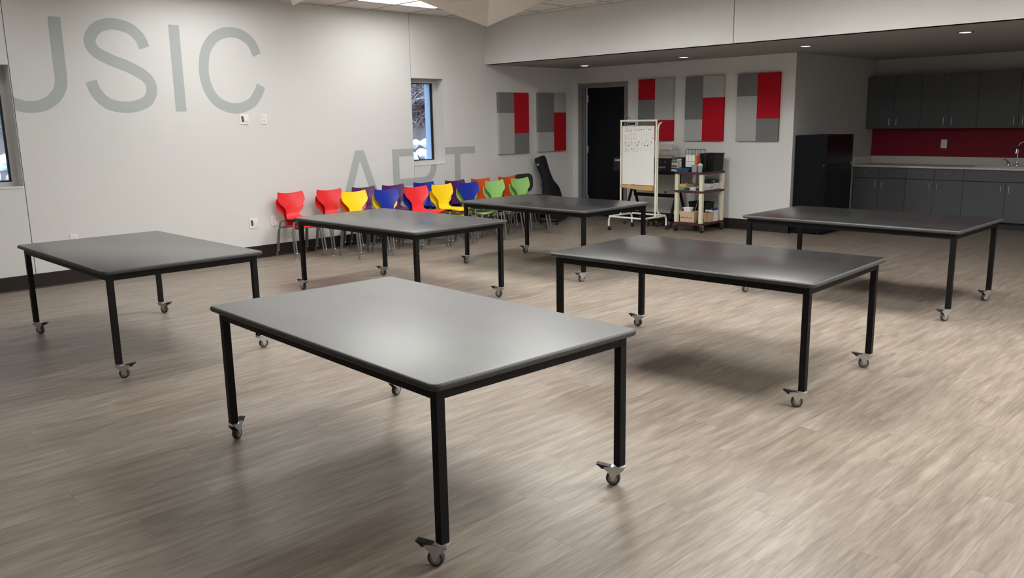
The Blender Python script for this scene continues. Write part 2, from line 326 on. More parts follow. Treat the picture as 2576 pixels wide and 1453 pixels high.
for x in GX[1:-1]: MB().box(x - .0115, x + .0115, YF, YBH, HC, HC + .004).box(x - .002, x + .002, YF, YBH, HC + .0041, HC + .04).build('grid_bar', 'grid', ce, smooth=False)
for y in GY[1:-1]: MB().box(0, XR, y - .0115, y + .0115, HC + .0002, HC + .0038).build('grid_bar', 'grid', ce, smooth=False)
tf = MB()
for y0 in (0, .62): tf.box(.012, .62 - .012, y0 + .012, y0 + .03, 0.0, .07).box(.012, .62 - .012, y0 + .59, y0 + .608, 0.0, .07).box(.012, .03, y0 + .0305, y0 + .5895, 0.0, .07).box(.59, .608, y0 + .0305, y0 + .5895, 0.0, .07)
tfm = tf.mesh('housing', 'white', smooth=False); tlm, tld, tlh, tlo = [MB().box(.0305, .5895, .031, .589, .05, .056).mesh('light_lens', q_, smooth=False) for q_ in ('lens', 'lensdim', 'lensmid', 'lensfill')]
for k, (i, j) in enumerate(TRO):
    o = thing('ceiling_light', 'lit two lens ceiling troffer beside the tan pyramids near the lettered wall' if k == 0 else 'lit recessed ceiling troffer in the tile grid, out of view', 'ceiling light', (GX[i], GY[j], HC + .004), 0, 'ceiling troffers')
    link('housing', tfm, o); lm = tlo if GY[j] < 3 else tld if i == 1 else tlh if GY[j] > 5 else tlm; link('light_lens', lm, o, (0, 0, 0)); link('light_lens', lm, o, (0, .62, 0))
def pyramid(apex_uv, label):
    DP = 0.345; A = on(2, HC - DP, *apex_uv); o = thing('ceiling_pyramid', label, 'ceiling baffle', (A.x, A.y, HC), 0, 'inverted pyramid ceiling baffles')
    sx, sy = .66, .56; m_ = MB(); bm = m_.bm; q = [bm.verts.new((a * sx, b * sy, -.002)) for a, b in ((-1, -1), (1, -1), (1, 1), (-1, 1))]; t = bm.verts.new((0, 0, -DP))
    for k in range(4): bm.faces.new((q[k], q[(k + 1) % 4], t))
    bm.faces.new(q); m_.build('pyramid_shell', 'baffle', o, smooth=False)
pyramid((1225, 67.5), 'tan inverted pyramid hanging from ceiling by the bulkhead corner'); pyramid((736.5, 14.1), 'tan inverted pyramid hanging from ceiling above the letter C')
def downlight(u, v, label):
    p = on(2, HS, u, v); o = thing('downlight', label, 'downlight', (p.x, p.y, HS), 0, 'soffit downlights')
    m_ = MB(); R_ = .085
    m_.lathe([(R_ - .022, -.001), (R_, -.001), (R_, -.004), (R_ - .02, -.007), (R_ - .022, -.004)], 28).build('trim_ring', 'chrome', o)
    MB().lathe([(.0, -.0115), (R_ - .045, -.011), (R_ - .028, -.0078), (R_ - .026, -.0005), (0.0, -.0005)], 28).build('lamp_lens', 'glintlens', o)  # downlight is off; the lens glows faintly to paint in a glint
for u, v, l in ((1471, 164.5, 'small round soffit downlight above the dark door'), (1720, 143, 'small round soffit downlight above the acoustic panels'), (2027, 115, 'small round soffit downlight above the refrigerator'), (2428, 80, 'round soffit downlight in front of the wall cabinets')): downlight(u, v, l)

# ------------------------------------------------------------------ windows and the bank outside
def window(n, W):
    y0, y1, z0, z1 = W; o = D.objects.new('window_%d' % n, None); COL.objects.link(o); o.location = (-.2, (y0 + y1) / 2, z0); struct(o, 'narrow window with grey frame in a deep white reveal')
    hw, h = (y1 - y0) / 2, z1 - z0; f = .055
    fr = MB().box(-.035, .035, -hw, -hw + f, 0, h).box(-.035, .035, hw - f, hw, 0, h).box(-.035, .035, -hw + f, hw - f, 0, f).box(-.035, .035, -hw + f, hw - f, h - f, h); fr.build('window_frame', 'vinyl', o)
    e = f + .014; MB().box(-.02, .02, -hw + f, -hw + e, f, h - f).box(-.02, .02, hw - e, hw - f, f, h - f).box(-.02, .02, -hw + e, hw - e, f, e).box(-.02, .02, -hw + e, hw - e, h - e, h - f).build('gasket', 'gasket', o)
    MB().box(-.004, .004, -hw + e, hw - e, e, h - e).build('pane', 'glass', o)
    MB().box(.036, .206, -hw + .001, hw - .001, .0, .012).build('window_sill', 'sill', o)
window(1, W1); window(2, W2)
o = MB().prism([(-9.0, 9.0), (-5.6, 2.5), (-3.4, 1.05), (-1.6, 0.15), (-.44, 0.0), (-.44, -.4), (-9.0, -.4)], -4, 16, 1).build('hillside', 'soil'); struct(o, 'dark earth bank outside the windows')
rocks = []
for k in range(3):
    bm = bmesh.new(); bmesh.ops.create_icosphere(bm, subdivisions=2, radius=1)
    for v in bm.verts: v.co *= 1 + .30 * math.sin(3.1 * v.co.x + k) * math.cos(2.3 * v.co.y - 2 * k) + random.uniform(-.12, .12); v.co.z *= .7
    me = D.meshes.new('boulder'); bm.to_mesh(me); bm.free(); me.materials.append(M['rock']); rocks.append(me)
def rocks_at(yl, yh, lab, grp):
    k = 0; x = -2.0
    while x > -3.7:
        y = yl + (k % 2) * .17
        while y < yh:
            zb = (0.15 + (-1.6 - x) * .5) if x > -3.4 else 1.05 + (-3.4 - x) * .5; sc = random.uniform(.145, .17)
            o = link('boulder', rocks[k % 3], None, (x + random.uniform(-.01, .01), y, zb + .09), (0, .45, random.uniform(0, 6))); o.scale = (sc, sc, sc); tag(o, lab, 'rock', grp); k += 1; y += .385
        x -= .37
rocks_at(9.6, 11.2, 'white snowy rock on the bank outside the window by lettering ART', 'rocks outside the window by ART'); rocks_at(2.9, 4.2, 'white snowy rock on the bank outside the window beside lettering USIC', 'rocks outside the window by USIC')
def brush(yl, yh, lab, n):
    m_ = MB(); m2 = MB()
    for k in range(n):
        x = random.uniform(-5.3, -4.0); y = random.uniform(yl, yh); z = 1.05 + (-3.4 - x) * .5
        a = random.uniform(0, 6.3); ln = random.uniform(.5, 1.6); p = Vector((x, y, z - .05 + random.uniform(0, .8))); pts = [p.copy()]; d = Vector((math.cos(a) * .8, math.sin(a) * .8, random.uniform(.1, .9)))
        for q in range(4):
            p = p + d * ln / 4; d += Vector((random.uniform(-.5, .5), random.uniform(-.5, .5), random.uniform(-.35, .25))); pts.append(p.copy())
        (m_ if random.random() < .80 else m2).tube(pts, [.014, .012, .010, .008, .005], 4)
    o = m_.build('brush', 'twig'); o['kind'] = 'stuff'; tag(o, lab, 'brush'); c = m2.build('frosted_twigs', 'leaf', o); c['kind'] = 'stuff'
brush(9.6, 13.5, 'tangled dry brush outside the window by lettering ART', 1200); brush(2.4, 5.4, 'tangled dry brush outside the window beside lettering USIC', 450)

# ------------------------------------------------------------------ wall lettering
def zpx(pts, k=2.018): return [(p.y, p.z) for p in (on(0, 0, u / k, v / k) for u, v in pts)]
def stroke(P, wdt, name, par, clip=None):
    m_ = MB(); m_.strip([(v.x, v.y) for v in catmull([(a, b, 0) for a, b in P], 10)], wdt)
    for co, no in (clip or []): bmesh.ops.bisect_plane(m_.bm, geom=m_.bm.verts[:] + m_.bm.edges[:] + m_.bm.faces[:], plane_co=co, plane_no=no, clear_outer=True)
    return m_
SW = .1155
mu = thing('wall_lettering', 'huge grey painted letters USIC on the white wall', 'wall lettering')
ux, ul = 2.95, 2.334
m_ = MB(); P = [(ux, 2.676), (ux, 2.4), (ux, 2.10)] + arc((ux + ul) / 2, 2.085, (ux - ul) / 2, .285, -4, -176, 26) + [(ul, 2.10), (ul, 2.19)]
m_.strip(P, SW); bmesh.ops.bisect_plane(m_.bm, geom=m_.bm.verts[:] + m_.bm.edges[:] + m_.bm.faces[:], plane_co=(0, J1 + .004, 0), plane_no=(0, -1, 0), clear_outer=True)
m_.strip([(ul, 2.215), (ul, 2.676)], SW); m_.build('letter_u', 'letter', mu, smooth=False)
stroke(zpx([(733, 243), (708, 190), (652, 142), (565, 121), (490, 141), (455, 202), (482, 258), (560, 302), (660, 342), (742, 392), (771, 450), (752, 508), (694, 537), (625, 543), (548, 524), (490, 470), (463, 411)]), SW, 'letter_s', mu).build('letter_s', 'letter', mu, smooth=False)
MB().strip([(4.152, 1.752), (4.152, 2.675)], SW + .004).build('letter_i', 'letter', mu, smooth=False)
stroke(zpx([(1304, 280), (1272, 214), (1214, 172), (1150, 164), (1088, 190), (1046, 252), (1034, 335), (1046, 420), (1084, 495), (1142, 538), (1210, 549), (1274, 524), (1308, 478), (1325, 434)]), SW, 'letter_c', mu).build('letter_c', 'letter', mu, smooth=False)
ar = thing('wall_lettering', 'grey painted letters ART partly behind the coloured chairs', 'wall lettering')
sl = .362
m_ = MB(); bm = m_.bm
for q in (((6.433, 1.238), (6.5015, 1.238), (6.5015, 1.105), (6.098 + .1255, .313), (6.098, .313)), ((6.5015, 1.238), (6.57, 1.238), (6.905, .313), (6.905 - .1255, .313), (6.5015, 1.105)), ((6.255, .56), (6.75, .56), (6.71, .66), (6.295, .66))):
    bm.faces.new([bm.verts.new((.0015 if len(q) == 5 else .0018, a, b)) for a, b in q])
m_.build('letter_a', 'letter', ar, smooth=False)
m_ = MB().strip([(7.0925, .313), (7.0925, 1.232)], SW).strip([(7.151, 1.1805), (J2 - .004, 1.1805)], .103).strip([(7.151, .7745), (J2 - .004, .7745)], .105).strip([(J2 + .004, .7745), (7.52, .7745)] + arc(7.56, .982, .205, .2075, -90, 3, 16), .105)
m_.strip([(7.45, .72), (7.70, .36), (7.73, .313)], SW); m_.build('letter_r', 'letter', ar, smooth=False)
MB().strip([(W2[1] + .003, 1.1755), (8.573, 1.1755)], .105).strip([(8.221, .313), (8.221, 1.122)], SW).build('letter_t', 'letter', ar, smooth=False)

# ------------------------------------------------------------------ door, outlets, acoustic panels
def door():
    o = D.objects.new('door_1', None); COL.objects.link(o); o.location = ((DX0 + DX1) / 2, YBK, 0); struct(o, 'closed very dark door in a grey steel frame')
    hw = (DX1 - DX0) / 2
    f = MB().box(-hw - .058, -hw, -.014, .0, 0, DZ + .056).box(hw, hw + .05, -.014, .0, 0, DZ + .056).box(-hw, hw, -.014, .0, DZ, DZ + .056)
    f.box(-hw, -hw + .012, -.014, .16, 0, DZ).box(hw - .012, hw, -.014, .16, 0, DZ).box(-hw + .012, hw - .012, -.014, .16, DZ - .012, DZ)
    f.box(-hw + .012, -hw + .028, .05, .10, 0, DZ - .012).build('door_frame', 'frame', o)
    lf = MB().box(-hw + .030, hw - .014, .115, .158, .008, DZ - .014).build('door_leaf', 'door', o)
    for z in (1.915, 1.10, .28): MB().box(-hw + .013, -hw + .029, .100, .112, z - .057, z + .057).cyl((-hw + .035, .108, z - .06), (-hw + .035, .108, z + .06), .008, 8).box(-hw + .038, -hw + .062, .108, .114, z - .057, z + .057).build('hinge', 'zinc', o)
    MB().box(-hw - .058, hw + .05, -.02, .16, 0.0, .006).build('threshold', 'zinc', o)
door()
def outlet(loc, rz, w_, h_, kind, label):
    o = thing('wall_outlet', label, 'outlet', loc, rz, 'wall plates')      # local: +x out of the wall, y along it
    MB().box(0, .007, -w_ / 2, w_ / 2, -h_ / 2, h_ / 2).bevel(.003).build('cover_plate', 'white', o)
    if kind == 'duplex':
        for z in (-.02, .02):
            r = MB().prism(arc(0, z, .015, .015, 0, 360, 14)[:-1], .007, .010, 0).build('receptacle', 'white', o)
            MB().box(.0101, .0108, -.008, -.005, z - .001, z + .008).box(.0101, .0108, .005, .008, z - .001, z + .008).box(.0101, .0108, -.0025, .0025, z - .011, z - .006).build('slot', 'slot', r)
    else:
        MB().prism([(-.038, .034), (-.012, .034), (-.006, -.034), (-.032, -.034)], .0071, .0078, 0).build('cable_opening', 'slot', o)
        MB().prism([(-.008, .036), (.046, .036), (.046, -.030), (.0, -.020)], .0071, .014, 0).bevel(.003).build('cable_hood', 'white', o)
outlet((0, 4.897, 1.659), 0, .112, .118, 'pass', 'white cable pass through plate directly under the letter C')
outlet((0, 5.152, 1.658), 0, .074, .118, 'duplex', 'white duplex outlet right of the cable plate under letter C')
outlet((0, 4.913, .431), 0, .112, .121, 'pass', 'white cable plate low on wall next to the red chairs')
outlet((0, 5.182, .434), 0, .073, .122, 'duplex', 'white duplex outlet low on wall closest to the red chairs')
outlet((0, 2.892, .455), 0, .078, .115, 'duplex', 'white duplex outlet low on wall beside the wall joint')
outlet((4.979, YK - .003, 1.142), -math.pi / 2, .082, .125, 'duplex', 'white duplex outlet on the dark red kitchen wall band')

def apanel(loc, rz, W_, H_, tiles, label):      # local: +x out of the wall, y along it
    o = thing('acoustic_panel', label, 'acoustic panel', loc, rz, 'patchwork acoustic panels')
    for y0, y1, z0, z1, c in tiles:
        MB().box(0, .05, y0 * W_ + .0006, y1 * W_ - .0006, z0 * H_ + .0006, z1 * H_ - .0006).bevel(.004).build('felt_block', c, o)
T3 = 1 / 3
apanel((0, 9.043, 1.088), 0, .655, .925, [(0, .5, 2 * T3, 1, 'pan_dark'), (0, .5, 0, 2 * T3, 'pan_light'), (.5, 1, T3, 1, 'pan_red'), (.5, 1, 0, T3, 'pan_dark')], 'patchwork wall panel with red top corner, by the end of lettering ART')
apanel((0, 9.92, 1.092), 0, .66, .922, [(0, .55, T3, 1, 'pan_dark'), (0, .55, 0, T3, 'pan_light'), (.55, 1, 2 * T3, 1, 'pan_light'), (.55, 1, 0, 2 * T3, 'pan_red')], 'patchwork wall panel with red lower half, above the guitar case')
def bpan(x0, x1, tiles, label): apanel((x0, YBK, 1.252), -math.pi / 2, x1 - x0, .92, tiles, label)
bpan(1.371, 2.006, [(0, .49, 2 * T3, 1, 'pan_red'), (0, .49, 0, 2 * T3, 'pan_dark'), (.49, 1, T3, 1, 'pan_light'), (.49, 1, 0, T3, 'pan_red')], 'patchwork wall panel with two red squares, behind the easel')
bpan(2.221, 2.857, [(0, .47, T3, 1, 'pan_dark'), (0, .47, 0, T3, 'pan_light'), (.47, 1, 2 * T3, 1, 'pan_light'), (.47, 1, 0, 2 * T3, 'pan_red')], 'patchwork wall panel with red lower block, above the rolling cart')
bpan(3.075, 3.708, [(0, .49, 2 * T3, 1, 'pan_dark'), (0, .49, 0, 2 * T3, 'pan_light'), (.49, 1, T3, 1, 'pan_red'), (.49, 1, 0, T3, 'pan_dark')], 'patchwork wall panel with red upper block, closest to the refrigerator')

# ------------------------------------------------------------------ tables
TL, TW, TH = 1.8288 + .012, 1.079 + .012, .7093
def rounded_top():
    m_ = MB(); bm = m_.bm; prof = [(-.007, -.028), (-.001, -.0255), (.0040, -.020), (.0055, -.0135), (.0040, -.0070), (-.001, -.0018), (-.007, 0.0)]; rings = []
    for e, z in prof: rings.append([bm.verts.new((x, y, TH + z)) for x, y in rrect(-TL / 2 - e, TL / 2 + e, -TW / 2 - e, TW / 2 + e, .035 + e, 8)])
    n = len(rings[0])
    for a, b in zip(rings, rings[1:]):
        for k in range(n): bm.faces.new((a[k], a[(k + 1) % n], b[(k + 1) % n], b[k])).material_index = 1
    bm.faces.new(rings[0][::-1]); bm.faces.new(rings[-1])
    me = m_.mesh('tabletop', 'top', ang=.5); me.materials.append(M['edge']); return me
me_top = rounded_top(); me_toplit = me_top.copy(); me_toplit.materials[0] = M['toplit']; LI = .0473; LX, LY, LW = 1.8288 / 2 - LI, 1.079 / 2 - LI, .018; CZ = .095
me_leg = MB().box(-LW, LW, -LW, LW, CZ, TH - .0285).bevel(.003, 1).mesh('leg', 'black')
me_apx = MB().box(-LX + LW, LX - LW, -.012, .012, TH - .070, TH - .0285).mesh('apron', 'black', smooth=False)
me_apy = MB().box(-.012, .012, -LY + LW, LY - LW, TH - .070, TH - .0285).mesh('apron', 'black', smooth=False)
# caster: swivel axis at origin, wheel trails to +x
fk = MB().lathe([(.0, .083), (.026, .083), (.0275, .0845), (.0275, .0935), (.025, .095), (0.0, .095)], 24)
side = [(-.026, .083), (-.012, .069), (.002, .058), (.014, .044), (.020, .027), (.026, .022), (.032, .024), (.038, .040), (.048, .062), (.064, .074), (.068, .0845), (.0, .0855)]
for y in (-.0185, .0160): fk.prism(side, y, y + .0025, 1)
fk.box(-.02, .058, -.0158, .0158, .0815, .0865).cyl((.027, -.020, .032), (.027, .020, .032), .006, 10)
me_fork = fk.bevel(.0007, 1, .9).mesh('caster', 'zinc')
me_wheel = MB().lathe([(.0150, -.0120), (.0275, -.0138), (.0315, -.009), (.032, 0), (.0315, .009), (.0275, .0138), (.0150, .0120)], 28, TR(.027, 0, .032) @ RX(math.pi / 2)).mesh('wheel', 'tire')
me_hub = MB().lathe([(.006, -.0130), (.0190, -.0136), (.0210, -.0130), (.0210, .0130), (.0190, .0136), (.006, .0130)], 24, TR(.027, 0, .032) @ RX(math.pi / 2)).mesh('hub', 'hub')
pd = MB().prism([(.036, .0868), (.048, .0885), (.100, .0965), (.102, .0935), (.092, .088), (.076, .074), (.060, .077), (.040, .0868)], -.0155, .0155, 1)
for k in range(5): pd.box(.062 + .007 * k, .065 + .007 * k, -.015, .015, .0895 + .00108 * k, .0922 + .00108 * k)
me_pedal = pd.mesh('brake_pedal', 'bplastic')
def table(x, y, adeg, label, cast, top=None):
    t = thing('work_table', label, 'table', (x, y, 0), math.radians(adeg), 'black wheeled work tables')
    link('tabletop', top or me_top, t)
    for s in (-1, 1): link('apron', me_apx, t, (0, s * (LY + LW - .012 - .001), 0)); link('apron', me_apy, t, (s * (LX + LW - .012 - .001), 0, 0))
    for (sx, sy), dx, dy in zip(((-1, -1), (1, -1), (1, 1), (-1, 1)), cast[::2], cast[1::2]):
        link('leg', me_leg, t, (sx * LX, sy * LY, 0))
        c = link('caster', me_fork, t, (sx * LX, sy * LY, 0), (0, 0, math.atan2(dy, dx) - math.radians(adeg)))
        link('wheel', me_wheel, c); link('hub', me_hub, c); link('brake_pedal', me_pedal, c)
# caster directions in order near-left (L), front (F), right (R), back (B)
table(6.309, 2.312, -2.51, 'work table with the smeared top and painted-in pale reflection, before the table facing kitchen', (-.6, .8, -.85, -.5, -.85, -.5, -.3, 1), me_toplit)
table(2.981, 2.373, -.41, 'work table standing beside the lettering USIC wall', (.8, .55, .55, .85, .2, 1, .85, .5))
table(3.056, 4.752, .75, 'work table directly in front of the red and yellow chairs', (-.9, -.1, -.8, -.4, -.8, -.3, -.9, -.4))
table(3.143, 6.81, -.16, 'work table between the green chairs and the rolling easel', (.2, -1, -.3, -1, -.3, -1, -.2, -1))
table(6.432, 4.716, 2.05, 'work table between the palest topped table and table facing cabinets', (-1, 0, -.8, -.45, -.8, -.45, -.9, -.2))
table(6.362, 7.381, -.55, 'work table standing before the kitchen cabinets and refrigerator', (-.3, -1, -.5, -.85, -.5, -.85, -.5, -.9))

# ------------------------------------------------------------------ stacked school chairs (local +x = front)
def shell_mesh():
    prof = [(.195, .372), (.185, .388), (.15, .395), (.08, .392), (0, .385), (-.08, .386), (-.135, .395), (-.168, .418), (-.182, .45), (-.188, .49), (-.192, .53), (-.199, .565), (-.208, .60), (-.217, .635), (-.224, .665), (-.230, .690)]
    hw = [.150, .165, .172, .172, .165, .140, .110, .092, .087, .094, .128, .168, .187, .184, .178, .168]
    NU = 10; m_ = MB(); bm = m_.bm; top = []; bot = []; th = .0105
    P = [Vector((a, 0, b)) for a, b in prof]; n = len(P)
    for i in range(n):
        t = (P[min(i + 1, n - 1)] - P[max(i - 1, 0)]).normalized(); nr = Vector((t.z, 0, -t.x))    # points up/front
        if i < 5: nr = Vector((abs(nr.x) * (1 if nr.z < 0 else 1), 0, abs(nr.z)))
        back = max(0, (i - 7) / 8); seat = 1 if i < 6 else 0
        r1, r2 = [], []
        for k in range(NU + 1):
            u = -1 + 2 * k / NU; p = P[i] + Vector((0, u * hw[i], 0))
            if back > 0: p.x += .030 * u * u * min(1, back * 2)
            if seat: p.z += .010 * u * u * (1 - i / 14); 
            if i == 0: p.x -= .03 * u * u
            if i == n - 1: p.z += .020 * abs(u) ** 2.2 - .006
            if i == n - 2: p.z += .010 * abs(u) ** 2
            if i == n - 3: p.z += .004 * abs(u) ** 2
            r1.append(bm.verts.new(p + nr * th / 2)); r2.append(bm.verts.new(p - nr * th / 2))
        top.append(r1); bot.append(r2)
    for i in range(n - 1):
        for k in range(NU):
            bm.faces.new((top[i][k], top[i][k + 1], top[i + 1][k + 1], top[i + 1][k])); bm.faces.new((bot[i][k], bot[i + 1][k], bot[i + 1][k + 1], bot[i][k + 1]))
        for k in (0, NU): bm.faces.new((top[i][k], top[i + 1][k], bot[i + 1][k], bot[i][k]))
    for i in (0, n - 1):
        for k in range(NU): bm.faces.new((top[i][k], bot[i][k], bot[i][k + 1], top[i][k + 1]))
    return m_
SH = {c: shell_mesh().mesh('seat_shell', c, ang=.9) for c in ('red', 'yellow', 'blue', 'purple', 'green', 'orange')}
def cleg(sx, sy):
    pts = [(sx * .205, sy * .205, .012), (sx * .158, sy * .195, .30), (sx * .150, sy * .194, .335), (sx * .145, sy * .182, .358), (sx * .142, sy * .160, .366), (sx * .135, sy * .05, .3665), (sx * .13, sy * .006, .3665)]
    return MB().tube([(a - .005, b, c) for a, b, c in pts], .0105, 10).mesh('leg', 'steel')
LEG = {(sx, sy): cleg(sx, sy) for sx in (-1, 1) for sy in (-1, 1)}
me_gl = MB().lathe([(.0125, 0), (.014, .003), (.0145, .006), (.010, .010), (.0075, .012), (.0075, .030)], 12).mesh('glide', 'chrome')
me_br = MB().box(-.15, .13, -.012, .012, .3665, .3765).box(-.012, .012, -.09, .09, .362, .3765).mesh('seat_bracket', 'bplastic', smooth=False)
def chair(x, y, z, rz, colr, label, group):
    t = thing('school_chair', label, 'chair', (x, y, z), rz, group); link('seat_shell', SH[colr], t); link('seat_bracket', me_br, t)
    for (sx, sy), me in LEG.items():
        lg = link('leg', me, t); link('glide', me_gl, lg, (sx * .205 - .005, sy * .205, 0))
# (backrest top x, y, colours bottom->top, where)
BACK = [(.155, 5.34, ('red', 'red'), 'in the wall side stack beside the low outlets'), (.22, 5.84, ('red', 'red'), 'in the red wall side stack behind the yellow topped chairs'),
        (.30, 6.29, ('blue', 'purple'), 'in the wall side stack under the letter A'), (.34, 6.74, ('purple', 'purple'), 'in the wall side stack between letters A and R'),
        (.335, 7.27, ('blue', 'blue'), 'in the wall side stack under the letter R'), (.42, 7.76, ('blue', 'purple'), 'in the wall side stack under the narrow window'),
        (.46, 8.21, ('orange', 'orange'), 'in the wall side stack under the letter T'), (.48, 8.74, ('orange', 'orange'), 'in the wall side stack beside the office chair')]
FRONT = [(.728, 5.865, ('orange', 'yellow'), 'in the front row stack next to the red stacks'), (.795, 6.30, ('yellow', 'blue'), 'in the front row stack between yellow and red topped stacks'),
         (.80, 6.765, ('blue', 'red'), 'in the front row stack between blue and yellow topped stacks'), (.81, 7.205, ('yellow', 'yellow'), 'in the all yellow front row stack'),
         (.833, 7.645, ('green', 'blue'), 'in the front row stack between yellow and green stacks'), (.90, 8.085, ('green', 'green'), 'in the front row stack next to the blue topped one'),
         (.865, 8.63, ('green', 'green'), 'in the front row stack before the office chair')]
for row, g_ in ((BACK, 'chair stacks along the wall'), (FRONT, 'chair stacks in the front row')):
    for k, (bx, by, cs, wh) in enumerate(row):
        rz = random.uniform(-.05, .05)
        if g_ == 'chair stacks along the wall' and k > 1: bx, by = bx - .05, by + .05
        for i, c in enumerate(cs):
            chair(bx + .215 - .042 * (1 - i), by, .085 * i, rz, c, '%s plastic chair, %s, %s' % (c, 'top one' if i else 'bottom one', wh), g_)

# ------------------------------------------------------------------ office chair and guitar case
oc = thing('office_chair', 'black rolling office chair with rounded back behind green chairs', 'chair', (.55, 9.36, 0), 0)
bk = [(a, b) for a, b in rrect(-.205, .205, .50, .78, .10, 8)]
MB().prism(bk, -.335, -.305, 0).bevel(.008).build('backrest', 'mesh', oc); MB().prism(rrect(-.21, .17, -.215, .215, .08, 6), .40, .46, 2).bevel(.015).build('seat', 'mesh', oc)
MB().box(-.36, -.336, -.03, .03, .36, .62).box(-.36, -.05, -.03, .03, .36, .385).build('back_bracket', 'bplastic', oc); MB().cyl((0, 0, .09), (0, 0, .36), .022).build('gas_lift', 'bplastic', oc)
for k in range(5):
    a = math.radians(-20 + 72 * k); ex, ey = .28 * math.cos(a), .28 * math.sin(a)
    lg = MB().tube([(0, 0, .10), (ex * .6, ey * .6, .085), (ex, ey, .075)], [.026, .02, .014], 8).build('base_leg', 'bplastic', oc)
    MB().lathe([(.0, -.02), (.022, -.02), (.025, -.012), (.025, .012), (.022, .02), (0, .02)], 16, TR(ex, ey, .026) @ RZ(a + 1) @ RX(math.pi / 2)).build('wheel', 'rubber', lg)
def guitar_case():
    o = thing('guitar_case', 'black soft guitar case leaning against the wall under acoustic panel', 'guitar case', (.47, 9.965, 0.02), 0)
    half = [(0, 0), (.10, .004), (.17, .04), (.20, .12), (.195, .21), (.165, .29), (.150, .36), (.158, .43), (.155, .50), (.125, .57), (.09, .63), (.075, .72), (.072, .82), (.080, .93), (.085, 1.0), (.070, 1.045), (.03, 1.06)]
    pts = catmull([(a, b, 0) for a, b in half], 4); out = [(p.x, p.y) for p in pts] + [(-p.x, p.y) for p in reversed(pts[1:-1])]
    mx = Matrix.Identity(4) @ RX(math.radians(11)) @ RY(math.radians(-15))
    MB().prism(out, -.055, .055, 0, mx).bevel(.012, 2, .9).build('case_body', 'gbag', o)
    rim = catmull([(-a * 1.012, b, 0) for a, b in half[2:-1]], 4)
    m_ = MB()
    for x_ in (-.03,): m_.tube([mx @ Vector((x_ + .05, p.x, p.y)) for p in rim], .006, 6)
    m_.build('zipper', 'gbag2', o)
    MB().tube([mx @ Vector((.0, -.125, .55)), mx @ Vector((.0, -.165, .57)), mx @ Vector((0, -.145, .66)), mx @ Vector((0, -.078, .69))], .010, 8).build('carry_handle', 'gbag2', o)
    MB().cbox((0, -.0865, .95), (.05, .004, .035), mx).build('badge', 'zinc', o)
guitar_case()

# ------------------------------------------------------------------ kitchen: base and wall cabinets, counter, sink, refrigerator
YD = 12.80                                          # base door face
me_hv = MB().tube([(0, 0, -.045), (0, -.026, -.045), (0, -.026, .045), (0, 0, .045)], .0045, 8).mesh('handle', 'zinc')
me_hh = MB().tube([(-.05, 0, 0), (-.05, -.026, 0), (.05, -.026, 0), (.05, 0, 0)], .0045, 8).mesh('handle', 'zinc')
def front(par, name, x0, x1, z0, z1, y, hx=None, hz=None, horiz=False):
    g_ = .0026; d = MB().box(x0 + g_, x1 - g_, y, y + .019, z0 + g_, z1 - g_).bevel(.0012, 1).build(name, 'cab', par)
    if hx is not None: link('handle', me_hh if horiz else me_hv, d, (hx, y, hz))
def base_unit(x0, xm, x1, sink, label):
    t = thing('base_cabinet', label, 'cabinet', ((x0 + x1) / 2, YD, 0), 0, 'kitchen base cabinets'); c = (x0 + x1) / 2
    a, m, b = x0 - c, xm - c, x1 - c
    if sink: MB().box(a, a + .018, .020, .60, .105, .815).box(b - .018, b, .020, .60, .105, .815).box(a + .018, b - .018, .582, .60, .105, .815).box(a + .018, b - .018, .020, .582, .105, .123).box(a + .018, b - .018, .020, .040, .655, .815).box(a, b, .09, .59, 0.0, .105).build('cabinet_body', 'cabside', t, smooth=False)
    else: MB().box(a, b, .020, .60, .105, .815).box(a, b, .09, .59, 0.0, .105).build('cabinet_body', 'cabside', t, smooth=False)
    if sink: front(t, 'false_front', a, b, .655, .812, 0)
    else:
        front(t, 'drawer', a, m, .655, .812, 0, (a + m) / 2, .742, True); front(t, 'drawer', m, b, .655, .812, 0, (m + b) / 2, .742, True)
    front(t, 'door', a, m, .105, .652, 0, m - .05, .557); front(t, 'door', m, b, .105, .652, 0, m + .05, .557)
base_unit(3.925, 4.314, 4.70, False, 'grey two drawer base cabinet beside the black refrigerator'); base_unit(4.70, 5.092, 5.478, False, 'grey two drawer base cabinet between refrigerator side unit and sink')
base_unit(5.478, 6.012, 6.545, True, 'grey base cabinet with plain front under the sink'); base_unit(6.545, 6.93, 7.32, False, 'grey base cabinet on the far side of the sink')
def wall_unit(x0, xm, x1, label):
    t = thing('wall_cabinet', label, 'cabinet', ((x0 + x1) / 2, 13.169, 1.372), 0, 'kitchen wall cabinets'); c = (x0 + x1) / 2; a, m, b = x0 - c, xm - c, x1 - c
    MB().box(a, b, .020, YK - 13.169 - .003, 0, .768).build('cabinet_body', 'cabside', t, smooth=False)
    front(t, 'door', a, m, .0, .768, 0, m - .053, .102); front(t, 'door', m, b, .0, .768, 0, m + .053, .102)
wall_unit(3.915, 4.321, 4.707, 'dark grey wall cabinet above the counter end by refrigerator'); wall_unit(4.707, 5.091, 5.474, 'dark grey wall cabinet above the red wall outlet')
wall_unit(5.474, 5.998, 6.52, 'dark grey wall cabinet with wide doors above the sink'); wall_unit(6.52, 6.92, 7.32, 'dark grey wall cabinet past the sink')
ct = thing('countertop', 'light stone countertop with backsplash along the kitchen cabinets', 'countertop', (5.6, 13.1, .817))
